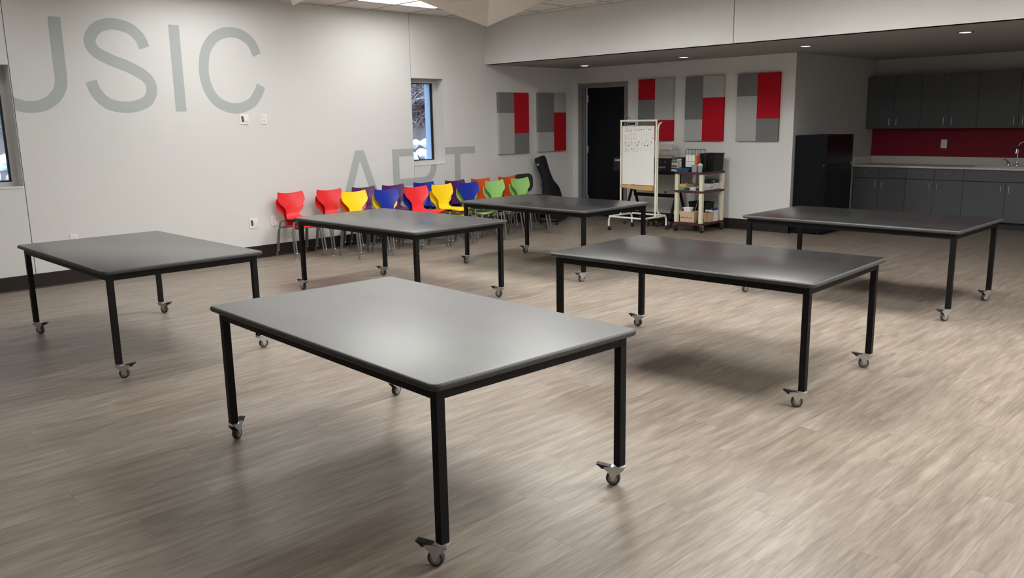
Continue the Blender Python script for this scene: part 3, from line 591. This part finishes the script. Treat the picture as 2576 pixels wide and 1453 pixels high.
MB().box(3.912 - 5.6, 7.33 - 5.6, 12.775 - 13.1, 12.90 - 13.1, 0, .027).box(3.912 - 5.6, 5.60 - 5.6, 12.90 - 13.1, YK - .003 - 13.1, 0, .027).box(6.50 - 5.6, 7.33 - 5.6, 12.90 - 13.1, YK - .003 - 13.1, 0, .027).box(0.0, .9, 13.30 - 13.1, YK - .003 - 13.1, 0, .027).build('counter_slab', 'counter', ct, smooth=False)
MB().box(3.932 - 5.6, 7.33 - 5.6, YK - .022 - 13.1, YK - .003 - 13.1, .0272, .138).build('backsplash', 'counter', ct, smooth=False); MB().box(3.912 - 5.6, 3.931 - 5.6, 12.79 - 13.1, YK - .003 - 13.1, .0272, .138).build('side_splash', 'counter', ct, smooth=False)
sk = thing('kitchen_sink', 'stainless steel drop in sink set in the light counter', 'sink', (6.05, 13.10, .845))
MB().box(-.46, .46, -.215, -.185, 0, .008).box(-.46, .46, .150, .215, 0, .008).box(-.46, -.43, -.185, .150, 0, .008).box(.43, .46, -.185, .150, 0, .008).bevel(.002, 1).build('sink_rim', 'chrome', sk)
MB().box(-.43, .43, -.185, -.182, -.18, .0).box(-.43, .43, .147, .150, -.18, 0).box(-.43, -.427, -.182, .147, -.18, 0).box(.427, .43, -.182, .147, -.18, 0).box(-.43, .43, -.185, .150, -.183, -.18).build('sink_bowl', 'zinc', sk)
fc = thing('faucet', 'chrome gooseneck faucet with lever handle at the sink', 'faucet', (6.0, 13.285, .853))
MB().lathe([(.026, 0), (.026, .012), (.018, .03), (.012, .045), (.012, .06)], 18).build('faucet_base', 'chrome', fc)
MB().tube([(0, 0, .05), (0, 0, .24)] + [(.085 - .085 * math.cos(a), 0, .26 + .075 * math.sin(a)) for a in [i * math.pi / 12 for i in range(13)]] + [(.17, 0, .22)], .009, 12).build('spout', 'chrome', fc)
MB().tube([(-.012, -.02, .235), (-.016, -.03, .17)], .008, 10).build('spray_tip', 'chrome', fc); MB().cbox((0, -.008, .25), (.03, .04, .05)).bevel(.008).build('spray_head', 'bplastic', fc)
hd = MB().lathe([(.022, 0), (.024, .018), (.018, .035), (.012, .05)], 16, TR(-.105, 0, 0)).tube([(-.105, 0, .05), (-.125, -.01, .075), (-.165, -.02, .09)], [.008, .007, .009], 10).build('lever_handle', 'chrome', fc)
fr = thing('refrigerator', 'black refrigerator standing at the corner of the white wall', 'refrigerator', (4.14, 11.275, 0))
MB().box(-.215, .175, -.405, .405, .02, 1.327).bevel(.004).build('cabinet_shell', 'fridge', fr)
d1 = MB().box(.178, .228, -.405, .405, .95, 1.325).bevel(.006).build('freezer_door', 'fridgedoor', fr); d2 = MB().box(.178, .228, -.405, .405, .035, .915).bevel(.006).build('fridge_door', 'fridgedoor', fr)
MB().box(.178, .205, -.40, .40, .917, .948).build('handle_recess', 'bplastic', fr); MB().box(.228, .236, -.39, .36, .885, .910).build('pull_lip', 'bplastic', d2); MB().cbox((.2285, .37, 1.30), (.004, .012, .012)).build('hinge_cap', 'zinc', d1)
for sx in (-.19, .15):
    for sy in (-.38, .38): MB().cyl((sx, sy, 0), (sx, sy, .021), .015, 10).build('foot', 'bplastic', fr)

# ------------------------------------------------------------------ easel
def easel():
    o = thing('rolling_easel', 'cream tube rolling easel with white board of music notes', 'easel', (2.062, 9.84, 0)); ox, oy = 2.062, 9.84
    xl, xr, yf, yb, zr, r = 1.755 - ox, 2.369 - ox, 9.565 - oy, 10.115 - oy, .205, .0135
    def rail(p, q, bend):      # rail with down-turned leg ends
        p, q = Vector(p), Vector(q); d = (q - p).normalized(); pts = []
        if bend[0]: pts += [p + Vector((0, 0, .065 - zr)), p + Vector((0, 0, -.05)), p + d * .015 + Vector((0, 0, -.015)), p + d * .05]
        else: pts += [p]
        if bend[1]: pts += [q - d * .05, q - d * .015 + Vector((0, 0, -.015)), q + Vector((0, 0, -.05)), q + Vector((0, 0, .065 - zr))]
        else: pts += [q]
        return MB().tube(pts, r, 10)
    rail((xl, yf, zr), (xr - .01, yf, zr), (1, 0)).build('base_rail', 'cream', o); rail((xr, yf, zr), (xr, yb, zr), (1, 1)).build('base_rail', 'cream', o)
    rail((xl, yf + .01, zr), (xl, yb, zr), (0, 1)).build('base_rail', 'cream', o); rail((xl + .01, yb, zr), (xr - .01, yb, zr), (0, 0)).build('base_rail', 'cream', o)
    for x, y in ((xl, yf), (xr, yf), (xr, yb), (xl, yb)):
        c = MB().cyl((x, y, .045), (x, y, .07), .010, 10).box(x - .004, x + .024, y - .012, y + .012, .036, .05).build('caster', 'bplastic', o)
        for s in (-.010, .010): MB().lathe([(.003, -.006), (.022, -.006), (.0235, 0), (.022, .006), (.003, .006)], 18, TR(x + .012, y + s, .0235) @ RX(math.pi / 2)).build('wheel', 'rubber', c)
    for x in (xl, xr): MB().cyl((x, 0, zr), (x, 0, 1.565), r).build('post', 'cream', o)
    MB().cyl((xl - .012, 0, 1.558), (xr + .012, 0, 1.558), r).build('top_bar', 'cream', o)
    MB().tube([(xr + .01, .115, zr + .03), (xr + .006, .075, zr + .045), (xr + .004, .040, zr + .10), (xr + .004, .032, zr + .2), (xr + .004, .032, 1.42), (xr + .004, .045, 1.48), (xr + .004, .075, 1.515), (xr + .004, .115, 1.525)], r, 10).build('hook_tube', 'cream', o)
    MB().lathe([(.0145, 0), (.0145, .012)], 12, TR(xr + .004, .114, 1.525) @ RX(-math.pi / 2)).build('end_cap', 'bplastic', o)
    bd = MB().box(xl + .03, xr - .03, -.010, .002, .655, 1.480).bevel(.002, 1).build('marker_board', 'board', o)
    MB().box(xl + .03, xr - .03, -.012, .0, 1.4805, 1.488).box(xl + .36, xr - .16, -.012, .0, 1.488, 1.494).build('paper_edge', 'card', o)
    MB().prism([(xl + .022, .648), (xr - .03, .646), (xr - .03, .583), (xl + .42, .580), (xl + .022, .612)], -.034, .0, 1).build('ledge', 'wood', o)
    MB().box(xl + .09, xl + .24, -.006, .006, 1.50, 1.535).build('hanging_clip', 'bplastic', o); MB().tube([(xl + .12 + .036 * math.cos(a), 0, 1.575 + .036 * math.sin(a)) for a in [i * math.pi / 8 for i in range(9)]], .0035, 6).build('ring_hook', 'bplastic', o)
    MB().cbox((xl + .118, -.0075, 1.521), (.008, .003, .022)).build('clip_label', 'white', o)
    # handwritten rows of notes, traced on the board face
    YI = oy - .0108; K = 12.108
    def px(u, v): p = on(1, YI, 1560 + u / K, 280 + v / K); return (p.x - ox, p.z)
    cnt = [0]
    def line(m_, P, wd=.0036):
        P = [px(*p) for p in P]; y = -.0108 - .00002 * cnt[0]; cnt[0] += 1
        for (a, b), (c, d) in zip(P, P[1:]):
            L_ = math.hypot(c - a, d - b) or 1; nx, nz = -(d - b) / L_ * wd / 2, (c - a) / L_ * wd / 2
            m_.bm.faces.new([m_.bm.verts.new(q) for q in ((a + nx, y, b + nz), (a - nx, y, b - nz), (c - nx, y, d - nz), (c + nx, y, d + nz))])
    def ell(m_, u, v, rx, ry, wd=.0034): line(m_, [(u + rx * math.cos(a), v + ry * math.sin(a)) for a in [i * math.pi / 9 for i in range(19)]], wd)
    def head(m_, u, v, rx=17, ry=11):
        y = -.0109 - .00002 * cnt[0]; cnt[0] += 1
        m_.bm.faces.new([m_.bm.verts.new((px(u + rx * math.cos(a) + 4 * math.sin(a), v + ry * math.sin(a) - 5 * math.cos(a))[0], y, px(u + rx * math.cos(a), v + ry * math.sin(a) - 5 * math.cos(a))[1])) for a in [-i * math.pi / 6 for i in range(12)]])
    def row(specs, label):
        r_ = None
        for mt, fn in specs:
            m_ = MB(); fn(m_); q = m_.build('music_notation', mt, bd, smooth=False)
            if r_ is None: q['label'] = label
            r_ = q
    ST = .0036
    def r1g(m_):
        ell(m_, 190, 550, 38, 75); line(m_, [(198, 505), (195, 595)]); ell(m_, 483, 560, 36, 30); ell(m_, 565, 562, 28, 28)
        for P in ([(278, 592), (275, 480)], [(351, 585), (355, 478)], [(405, 480), (435, 505), (400, 538), (418, 560), (395, 602)], [(592, 560), (592, 472)], [(658, 558), (660, 478)], [(742, 550), (743, 478)], [(743, 478), (775, 500)], [(785, 500), (832, 488), (806, 562)], [(888, 560), (890, 488)], [(946, 560), (948, 480)], [(985, 478), (1000, 490)], [(1005, 512), (1055, 498), (1020, 570)]): line(m_, P)
    row([('ink_gray', r1g), ('ink_dark', lambda m_: [head(m_, u, v) for u, v in ((263, 598), (333, 592), (873, 562), (930, 562))]), ('ink_blue', lambda m_: [head(m_, u, v, 21, 11) for u, v in ((640, 563), (715, 553))])], 'first row of black and blue hand drawn music notes')
    def r2p(m_):
        ell(m_, 175, 785, 35, 72); line(m_, [(160, 760), (190, 750), (160, 820), (195, 820)])
        for u in (285, 355, 425, 490): line(m_, [(u, 835), (u + 2, 665)])
        for P in ([(285, 668), (492, 660)], [(285, 715), (492, 706)], [(560, 690), (590, 680)], [(550, 725), (580, 715)], [(655, 825), (656, 665)], [(715, 722), (768, 716), (732, 792)], [(820, 825), (820, 662)], [(820, 662), (850, 690)], [(880, 720), (935, 706), (897, 782)], [(1012, 750), (1012, 680)]): line(m_, P, .003)
    row([('ink_pink', r2p), ('ink_red', lambda m_: [head(m_, u, v) for u, v in ((268, 838), (338, 838), (410, 840), (475, 838), (985, 815), (1000, 812))]), ('ink_pink', lambda m_: [head(m_, u, v) for u, v in ((640, 828), (810, 828))])], 'second row of faded pink and red hand drawn notes')
    def r3(m_):
        ell(m_, 175, 978, 38, 72); line(m_, [(160, 945), (190, 950), (168, 975), (192, 985), (165, 1010)])
        for P in ([(277, 1040), (284, 898)], [(330, 918), (372, 936), (336, 958), (374, 976), (335, 1034)], [(422, 958), (486, 950), (448, 1034)], [(545, 1030), (552, 888)], [(552, 888), (600, 925), (560, 950), (598, 968)], [(632, 972), (698, 955), (652, 1034)], [(765, 1040), (766, 900), (855, 897), (852, 1040)], [(912, 928), (968, 920), (930, 955), (962, 972), (908, 1044)], [(1042, 885), (1036, 1034)]): line(m_, P, .0042)
    row([('ink_gray', r3), ('ink_dark', lambda m_: [head(m_, u, v, 21, 15) for u, v in ((260, 1045), (527, 1032), (745, 1045), (835, 1045))])], 'third row of bold black hand drawn notes')
    def r4(m_):
        ell(m_, 182, 1172, 34, 70, .006); line(m_, [(185, 1110), (180, 1235)], .010); ell(m_, 262, 1206, 24, 24); line(m_, [(286, 1205), (288, 1122)])
        for u, v, t in ((428, 1215, 1092), (476, 1215, 1092), (552, 1205, 1090), (700, 1170, 1090), (800, 1195, 1090), (962, 1195, 1100)): line(m_, [(u, v), (u + 2, t)])
        for P in ([(430, 1092), (478, 1092)], [(505, 1085), (556, 1090)], [(610, 1110), (655, 1105), (622, 1150), (650, 1165), (612, 1215)], [(850, 1120), (905, 1112), (870, 1180)], [(962, 1100), (985, 1125)], [(1000, 1135), (1045, 1122), (1020, 1170)]): line(m_, P)
        for u, v in ((412, 1216), (460, 1216), (537, 1212), (785, 1196), (945, 1200)): head(m_, u, v, 15, 10)
    row([('ink_teal', r4), ('ink_cyan', lambda m_: m_.bm.faces.new([m_.bm.verts.new((px(u, v)[0], -.0112, px(u, v)[1])) for u, v in ((333, 1115), (333, 1168), (380, 1165), (378, 1112))]))], 'fourth row of faint teal hand drawn notes')
easel()

# ------------------------------------------------------------------ keyboard box on its rolling stand
def text_mesh(s, size, material, bold=0.0):
    c = D.curves.new('print', 'FONT'); c.body = s; c.size = size; c.offset = bold; c.extrude = .0003; c.resolution_u = 2
    t = D.objects.new('print', c); COL.objects.link(t); bpy.context.view_layer.update()
    me = D.meshes.new_from_object(t.evaluated_get(bpy.context.evaluated_depsgraph_get())); D.objects.remove(t); D.curves.remove(c)
    me.materials.clear(); me.materials.append(M[material]); return me
def stand():
    o = thing('keyboard_stand', 'black folding stand with A shaped legs and caster base under keyboard box', 'stand', (1.87, 10.52, 0))
    for sx in (-.40, .43):
        for s in (-1, 1): MB().tube([(sx, s * .004, .60), (sx, s * .20, .13)], .021, 8).build('leg', 'black', o)
        MB().box(sx - .02, sx + .02, -.235, .235, .095, .130).build('foot_beam', 'black', o)
        MB().box(sx - .02, sx + .02, -.03, .03, .595, .795).build('upright', 'black', o)
        for s in (-1, 1):
            c = MB().box(sx - .02, sx + .02, s * .21 - .016, s * .21 + .016, .075, .095).box(sx - .016, sx - .012, s * .21 - .014, s * .21 + .022, .035, .08).box(sx + .012, sx + .016, s * .21 - .014, s * .21 + .022, .035, .08).build('caster', 'zinc', o)
            MB().lathe([(.005, -.010), (.034, -.010), (.037, -.006), (.037, .006), (.034, .010), (.005, .010)], 20, TR(sx, s * .21 + .006, .037) @ RY(math.pi / 2)).build('wheel', 'tire', c)
    MB().box(-.37, .41, -.016, .016, .425, .475).build('cross_bar', 'black', o); MB().box(-.40, .45, -.24, .24, .780, .797).build('top_shelf', 'black', o)
    for x in (.03, .20): MB().lathe([(.006, 0), (.006, .015), (.02, .022), (.02, .034), (.012, .036)], 12, TR(x, 0, .476)).build('knob', 'bplastic', o)
stand()
dl = thing('equipment_dolly', 'low black dolly with small grey casters behind the easel', 'dolly', (2.02, 10.36, 0))
MB().box(-.13, .13, -.13, .13, .095, .125).bevel(.006).build('platform', 'darkbin', dl)
for sx in (-.09, .07):
    for sy in (-.08, .08):
        c = MB().box(sx - .016, sx + .016, sy - .016, sy + .016, .075, .095).box(sx - .013, sx - .010, sy - .012, sy + .014, .03, .08).box(sx + .010, sx + .013, sy - .012, sy + .014, .03, .08).build('caster', 'zinc', dl)
        MB().lathe([(.005, -.008), (.032, -.008), (.035, 0), (.032, .008), (.005, .008)], 18, TR(sx, sy + .004, .035) @ RY(math.pi / 2)).build('wheel', 'tire', c)
kb = thing('keyboard_box', 'long black keyboard carton with piano key print behind the easel', 'box', (1.765, 10.46, .798))
MB().box(-.635, .43, 0, .32, 0, .205).bevel(.003, 1).build('carton', 'boxblack', kb); MB().box(.4305, .635, 0, .32, -.0005, .215).bevel(.003, 1).build('carton_end', 'boxblack', kb)
def prt(s, size, x, z, mt='white', bold=0.0):
    me = text_mesh(s, size, mt, bold); q = link('print', me, kb, (x, -.0008, z), (math.pi / 2, 0, 0))
prt('CASIO', .042, -.61, .150, bold=.0012); prt('DIGITAL KEYBOARD', .036, .010, .062); 
for k in range(3): prt('61' if k == 1 else 'oo', .024, .15 + .085 * k, .150, 'paper'); prt('------', .018, .14 + .085 * k, .118, 'ink_gray'); 
prt('--- -- --- o v', .020, .16, .030, 'paper'); prt('----\n oo', .018, -.50, .095, 'ink_gray'); 
for k in range(6): MB().box(.440 + .002 * k, .617, -.0016, -.0003, .020 + .0315 * k, .046 + .0315 * k).build('white_key_print', 'paper', kb)
for k, w_ in zip(range(6), (0, 1, 1, 0, 1, 1)):
    if w_: MB().box(.438, .545, -.0026, -.0017, .038 + .0315 * (k - .38), .052 + .0315 * (k - .38)).build('black_key_print', 'bplastic', kb)

def pbox(name, cat, label, u0, u1, v0, yf, dp, z0, material, bev=.003, h=None, group=None):
    a, b = on(1, yf, u0, v0), on(1, yf, u1, v0); z1 = a.z if h is None else z0 + h
    o = thing(name, label, cat, ((a.x + b.x) / 2, yf, z0), 0, group); w_ = (b.x - a.x) / 2
    MB().box(-w_, w_, 0, dp, 0, z1 - z0).bevel(bev, 1).build('body', material, o); return o, w_, z1 - z0
KT = .798 + .206
o, w_, h_ = pbox('file_box', 'box', 'off white open file box holding papers on the keyboard carton', 1654, 1687, 379, 10.50, .20, KT, 'offwhite'); 
link('print', text_mesh('ANDOCOBYAP', .040, 'ink_dark'), o, (-w_ + .03, -.0008, .025), (math.pi / 2, 0, .0))
for k, (d_, hh, mt) in enumerate(((.04, .155, 'paper'), (.08, .20, 'offwhite'), (.12, .235, 'paper'))): MB().box(-w_ + .006 + .004 * k, w_ - .01 - .006 * k, d_, d_ + .012, h_ + .0005, hh).build('paper_sheaf', mt, o)
MB().box(-w_ + .02, w_ - .03, .036, .0395, .125, .135).build('yellow_strip', 'ytext', o); MB().box(-w_ + .02, w_ - .03, .036, .0395, .085, .120).build('photo_strip', 'clearp', o)
for k in range(3):
    o = tag(MB().cbox((0, 0, .0025), (.17, .13, .004)).build('paper_stack', 'paper'), ('lowest', 'middle', 'uppermost')[k] + ' loose white paper sheaf on the keyboard carton', 'papers', 'loose papers on keyboard carton'); o.location = (2.235 + .012 * k, 10.61 - .01 * k, KT + .010 + .0055 * k); o.rotation_euler = (0, 0, .25 - .2 * k)

# ------------------------------------------------------------------ rolling cart and what it carries
CX0, CX1, CY0, CY1 = 2.535, 2.992, 10.065, 10.645; S1, S2, S3 = .135, .585, .842
cx, cy = (CX0 + CX1) / 2, (CY0 + CY1) / 2; a, b = (CX1 - CX0) / 2, (CY1 - CY0) / 2
cart = thing('utility_cart', 'maroon and putty plastic three shelf rolling cart', 'cart', (cx, cy, 0))
for z in (S1, S2, S3): MB().box(-a, a, -b, b, z - .032, z).bevel(.005).build('shelf', 'maroon', cart)
for sx in (-1, 1):
    for sy in (-1, 1):
        for z0, z1 in ((S1 + .0005, S2 - .0325), (S2 + .0005, S3 - .0325)):
            MB().box(*sorted((sx * (a - .003), sx * (a - .054))), *sorted((sy * (b - .003), sy * (b - .050))), z0, z1).bevel(.004).build('post', 'putty', cart)
        c = MB().box(sx * (a - .012) - .022, sx * (a - .012) + .022, sy * (b - .03) - .022, sy * (b - .03) + .022, .094, .1025).box(sx * (a - .012) - .019, sx * (a - .012) - .016, sy * (b - .03) - .015, sy * (b - .03) + .018, .035, .094).box(sx * (a - .012) + .016, sx * (a - .012) + .019, sy * (b - .03) - .015, sy * (b - .03) + .018, .035, .094).build('caster', 'zinc', cart)
        MB().lathe([(.008, -.013), (.043, -.013), (.047, -.007), (.047, .007), (.043, .013), (.008, .013)], 22, TR(sx * (a - .012), sy * (b - .03), .047) @ RY(math.pi / 2)).build('wheel', 'rubber', c)
E1 = .0008
def tub(name, label, cat, x, y, z, wx, wy, h, material, taper=.85, t=.004, rz=0, group=None):
    o = thing(name, label, cat, (x, y, z), rz, group); m_ = MB(); bm = m_.bm
    def ring(f, d, zz): return [bm.verts.new((sx * (wx / 2 * f - d), sy * (wy / 2 * f - d), zz)) for sx, sy in ((-1, -1), (1, -1), (1, 1), (-1, 1))]
    R_ = [ring(taper, 0, 0), ring(1, 0, h), ring(1, t, h), ring(taper, t, t)]
    bm.faces.new(R_[0][::-1]); bm.faces.new(R_[3])
    for p, q in zip(R_, R_[1:]):
        for k in range(4): bm.faces.new((p[k], p[(k + 1) % 4], q[(k + 1) % 4], q[k]))
    m_.build('body', material, o); MB().box(-wx / 2 - .006, wx / 2 + .006, -wy / 2 - .006, -wy / 2 + .001, h - .015, h + .002).box(-wx / 2 - .006, wx / 2 + .006, wy / 2 - .001, wy / 2 + .006, h - .015, h + .002).box(-wx / 2 - .006, -wx / 2 + .001, -wy / 2 + .001, wy / 2 - .001, h - .015, h + .002).box(wx / 2 - .001, wx / 2 + .006, -wy / 2 + .001, wy / 2 - .001, h - .015, h + .002).build('rim', material, o); return o
tub('storage_crate', 'large black plastic crate at the back of the cart top', 'crate', 2.862, 10.50, S3 + E1, .235, .25, .245, 'darkbin', .93)
def rack():
    o = thing('wire_rack', 'black wire desk sorter rack on the cart top', 'rack', (2.70, 10.25, S3 + E1)); m_ = MB(); r = .0035; L_ = .165
    m_.tube([(-L_, .08, 0), (-L_, .08, .293), (-L_ + .012, .08, .305), (L_ - .012, .08, .305), (L_, .08, .293), (L_, .08, 0)], r, 6); m_.build('rear_frame', 'bplastic', o)
    for k in range(6):
        x = -L_ + .045 + .048 * k; MB().tube([(x, .08, .06), (x, .08, .293), (x + .006, .08, .301), (x + .020, .08, .301), (x + .026, .08, .293), (x + .026, .08, .06)], r * .8, 6).build('divider_wire', 'bplastic', o)
    m_ = MB()
    for y in (-.085, .085): m_.tube([(-L_, y, .0035), (L_, y, .0035)], r, 6)
    for x in (-L_, L_): m_.tube([(x, -.085, .0035), (x, .085, .0035)], r, 6); m_.tube([(x, -.085, .0035), (x, -.085, .13), (x, .08, .18)], r, 6)
    m_.tube([(-L_, -.085, .06), (L_, -.085, .06)], r, 6); m_.tube([(-L_, .075, .06), (L_, .075, .06)], r, 6); [m_.tube([(-L_ + .03 * q_, -.085, .06), (-L_ + .03 * q_, .08, .06)], r * .7, 5) for q_ in range(12)]; m_.build('tray_frame', 'bplastic', o)
rack()
tub('blue_basket', 'shallow dark blue plastic basket in front of the wire rack', 'basket', 2.655, 10.113, S3 + E1, .20, .080, .045, 'bluebin', .94)
bx = thing('card_box', 'white carton of small cards with grid print above blue basket', 'box', (2.70, 10.195, S3 + .0655))
MB().box(-.075, .075, 0, .05, 0, .165).bevel(.002, 1).build('carton', 'paper', bx)
for x in (-.026, .024): MB().box(x - .002, x + .002, -.0006, 0, .078, .160).build('printed_line', 'ink_gray', bx)
MB().box(-.075, .075, -.0008, 0, .070, .076).build('printed_line', 'ink_dark', bx)
for k in range(5): MB().box(-.058 + .026 * k, -.054 + .026 * k, -.0006, 0, .012, .062).build('printed_line', 'ink_gray', bx)
ob = thing('orange_book', 'orange book standing beside the white card carton', 'book', (2.797, 10.195, S3 + .0655)); MB().box(-.017, .017, 0, .06, 0, .165).bevel(.002, 1).build('cover', 'boxorange', ob); MB().box(-.014, .014, .003, .0605, .1652, .1665).build('pages', 'paper', ob)
tub('clear_box', 'small clear plastic box beside the orange book', 'box', 2.83, 10.13, S3 + E1, .075, .07, .095, 'clearp', .92, .003)
cp = thing('plastic_cup', 'clear plastic cup stuffed with white tissue on cart top', 'cup', (2.905, 10.135, S3 + E1))
MB().lathe([(.026, 0), (.038, .085), (.0395, .09), (.036, .088), (.025, .004)], 18).build('cup', 'clearp', cp)
bm = bmesh.new(); bmesh.ops.create_icosphere(bm, subdivisions=2, radius=.036)
for v in bm.verts: v.co *= 1 + random.uniform(-.2, .2); v.co.z *= .7
me = D.meshes.new('tissue'); bm.to_mesh(me); bm.free(); me.materials.append(M['paper']); link('tissue', me, cp, (0, 0, .095))
for k, (x, mt, nm) in enumerate(((2.575, 'paper', 'white'), (2.603, 'clearp', 'grey'), (2.628, 'ytext', 'yellow'))):
    o = tag(MB().lathe([(.010, 0), (.011, .02), (.008, .028), (.004, .03)], 10).build('glue_bottle', mt), 'tiny %s bottle cap in the wire rack' % nm, 'bottle', 'bits in the wire rack'); o.location = (x, 10.185, S3 + .05)
    o.location.z = S3 + E1
# middle shelf
def cbx(name, cat, label, x0, x1, y0, y1, z0, z1, material, parts=(), group=None):
    o = thing(name, label, cat, ((x0 + x1) / 2, y0, z0), 0, group); w_ = (x1 - x0) / 2; MB().box(-w_, w_, 0, y1 - y0, 0, z1 - z0).bevel(.002, 1).build('body', material, o); return o, w_
cbx('green_box', 'box', 'small green box under the cardboard box on middle shelf', 2.60, 2.685, 10.09, 10.26, S2 + E1, S2 + .040, 'boxgreen')
o, w_ = cbx('cardboard_box', 'box', 'flat brown cardboard box on the middle cart shelf', 2.592, 2.70, 10.10, 10.36, S2 + .041, S2 + .085, 'card')
MB().box(-w_ + .002, w_ - .002, .02, .24, .0441, .046).build('lid_flap', 'cardlight', o)
o, w_ = cbx('game_box', 'box', 'flat white game box with black spine on middle shelf', 2.715, 2.932, 10.085, 10.35, S2 + E1, S2 + .042, 'paper')
MB().box(-w_ + .001, w_ - .001, -.0012, -.0002, .002, .038).build('black_spine', 'boxblack', o); MB().box(-.04, .05, -.002, -.0013, .022, .034).box(-.05, .055, -.002, -.0013, .006, .016).build('spine_lettering', 'white', o)
o, w_ = cbx('router_carton', 'box', 'white printed carton at the back of middle shelf', 2.76, 2.932, 10.365, 10.59, S2 + E1, S2 + .085, 'paper'); MB().box(w_ + .0002, w_ + .001, .03, .05, .02, .05).build('printed_mark', 'ink_dark', o); MB().box(w_ + .0002, w_ + .001, .09, .15, .055, .062).build('printed_mark', 'ink_dark', o)
o, w_ = cbx('black_device', 'device', 'flat black media device lying on the printed carton', 2.765, 2.93, 10.38, 10.585, S2 + .0865, S2 + .130, 'boxblack'); MB().box(-w_ + .01, w_ - .01, .01, .2, .0436, .046).build('cover_plate', 'darkbin', o)
tag(MB().tube([tuple(p) for p in catmull([(2.62, 10.14, S2 + .092), (2.66, 10.16, S2 + .15), (2.72, 10.20, S2 + .155), (2.74, 10.19, S2 + .10), (2.70, 10.16, S2 + .098), (2.75, 10.14, S2 + .14), (2.79, 10.15, S2 + .10), (2.85, 10.14, S2 + .048), (2.93, 10.2, S2 + .048)], 6)], .004, 8).build('black_cable', 'rubber'), 'coiled black cable lying over the middle shelf boxes', 'cable')
tag(MB().tube([tuple(p) for p in catmull([(2.95, 10.40, S2 + .135), (2.962, 10.42, S2 + .10), (2.965, 10.46, S2 + .03), (2.965, 10.50, S2 + .01), (2.962, 10.55, S2 + .03), (2.96, 10.58, S2 + .11)], 6)], .004, 8).build('white_cable', 'white'), 'white cable hanging in a loop at the cart side', 'cable')
# bottom shelf
o, w_ = cbx('craft_box', 'box', 'pale brown box with handwriting on the bottom cart shelf', 2.60, 2.832, 10.122, 10.27, S1 + E1, S1 + .135, 'cardlight')
MB().box(-w_ - .003, w_ + .003, -.004, .163, .1352, .150).build('lid', 'cardlight', o)
m_ = MB()
for k in range(9): m_.box(-.10 + .021 * k, -.088 + .021 * k, -.0008, -.0001, .050 + .01 * (k % 3), .053 + .012 * ((k + 1) % 3))
m_.build('handwriting', 'ink_dark', o)
tub('white_tray', 'small white plastic tray on the pale brown box', 'tray', 2.715, 10.15, S1 + .151, .115, .07, .055, 'white', .85)
tub('dark_bin', 'dark grey storage bin at the back of bottom shelf', 'bin', 2.715, 10.49, S1 + E1, .30, .20, .26, 'darkbin', .85)
ts = thing('microphone_stand', 'folded silver tube stand with black foot on bottom shelf', 'stand', (2.893, 10.17, S1 + E1))
MB().lathe([(.045, 0), (.040, .012), (.022, .055), (.018, .09)], 16).build('foot', 'bplastic', ts); MB().cyl((0, 0, .09), (0, 0, .26), .016, 14).build('lower_tube', 'chrome', ts); MB().cyl((0, 0, .26), (0, 0, .355), .011, 14).build('upper_tube', 'chrome', ts)
MB().lathe([(.019, 0), (.021, .01), (.019, .03)], 14, TR(0, 0, .252)).build('clutch', 'bplastic', ts); MB().tube([(-.002, -.0, .355), (-.02, 0, .365), (-.075, .0, .165)], .004, 8).build('folding_arm', 'zinc', ts)
tub('clear_bin', 'clear plastic bin on the right of the bottom shelf', 'bin', 2.935, 10.335, S1 + E1, .08, .13, .13, 'cardlight', .9, .003)
cbx('white_carton', 'box', 'plain white carton standing on the bottom cart shelf', 2.885, 2.975, 10.425, 10.53, S1 + E1, S1 + .155, 'paper')
cbx('violet_carton', 'box', 'small dark blue carton lying on the white carton', 2.90, 2.97, 10.43, 10.52, S1 + .1558, S1 + .185, 'violet')
tag(MB().cbox((0, 0, 0), (.09, .05, .018), TR(2.935, 10.33, S1 + .158) @ RZ(.6) @ RX(.18)).bevel(.004, 1).build('tissue_pack', 'paper'), 'white paper packet lying on the clear bin', 'packet')
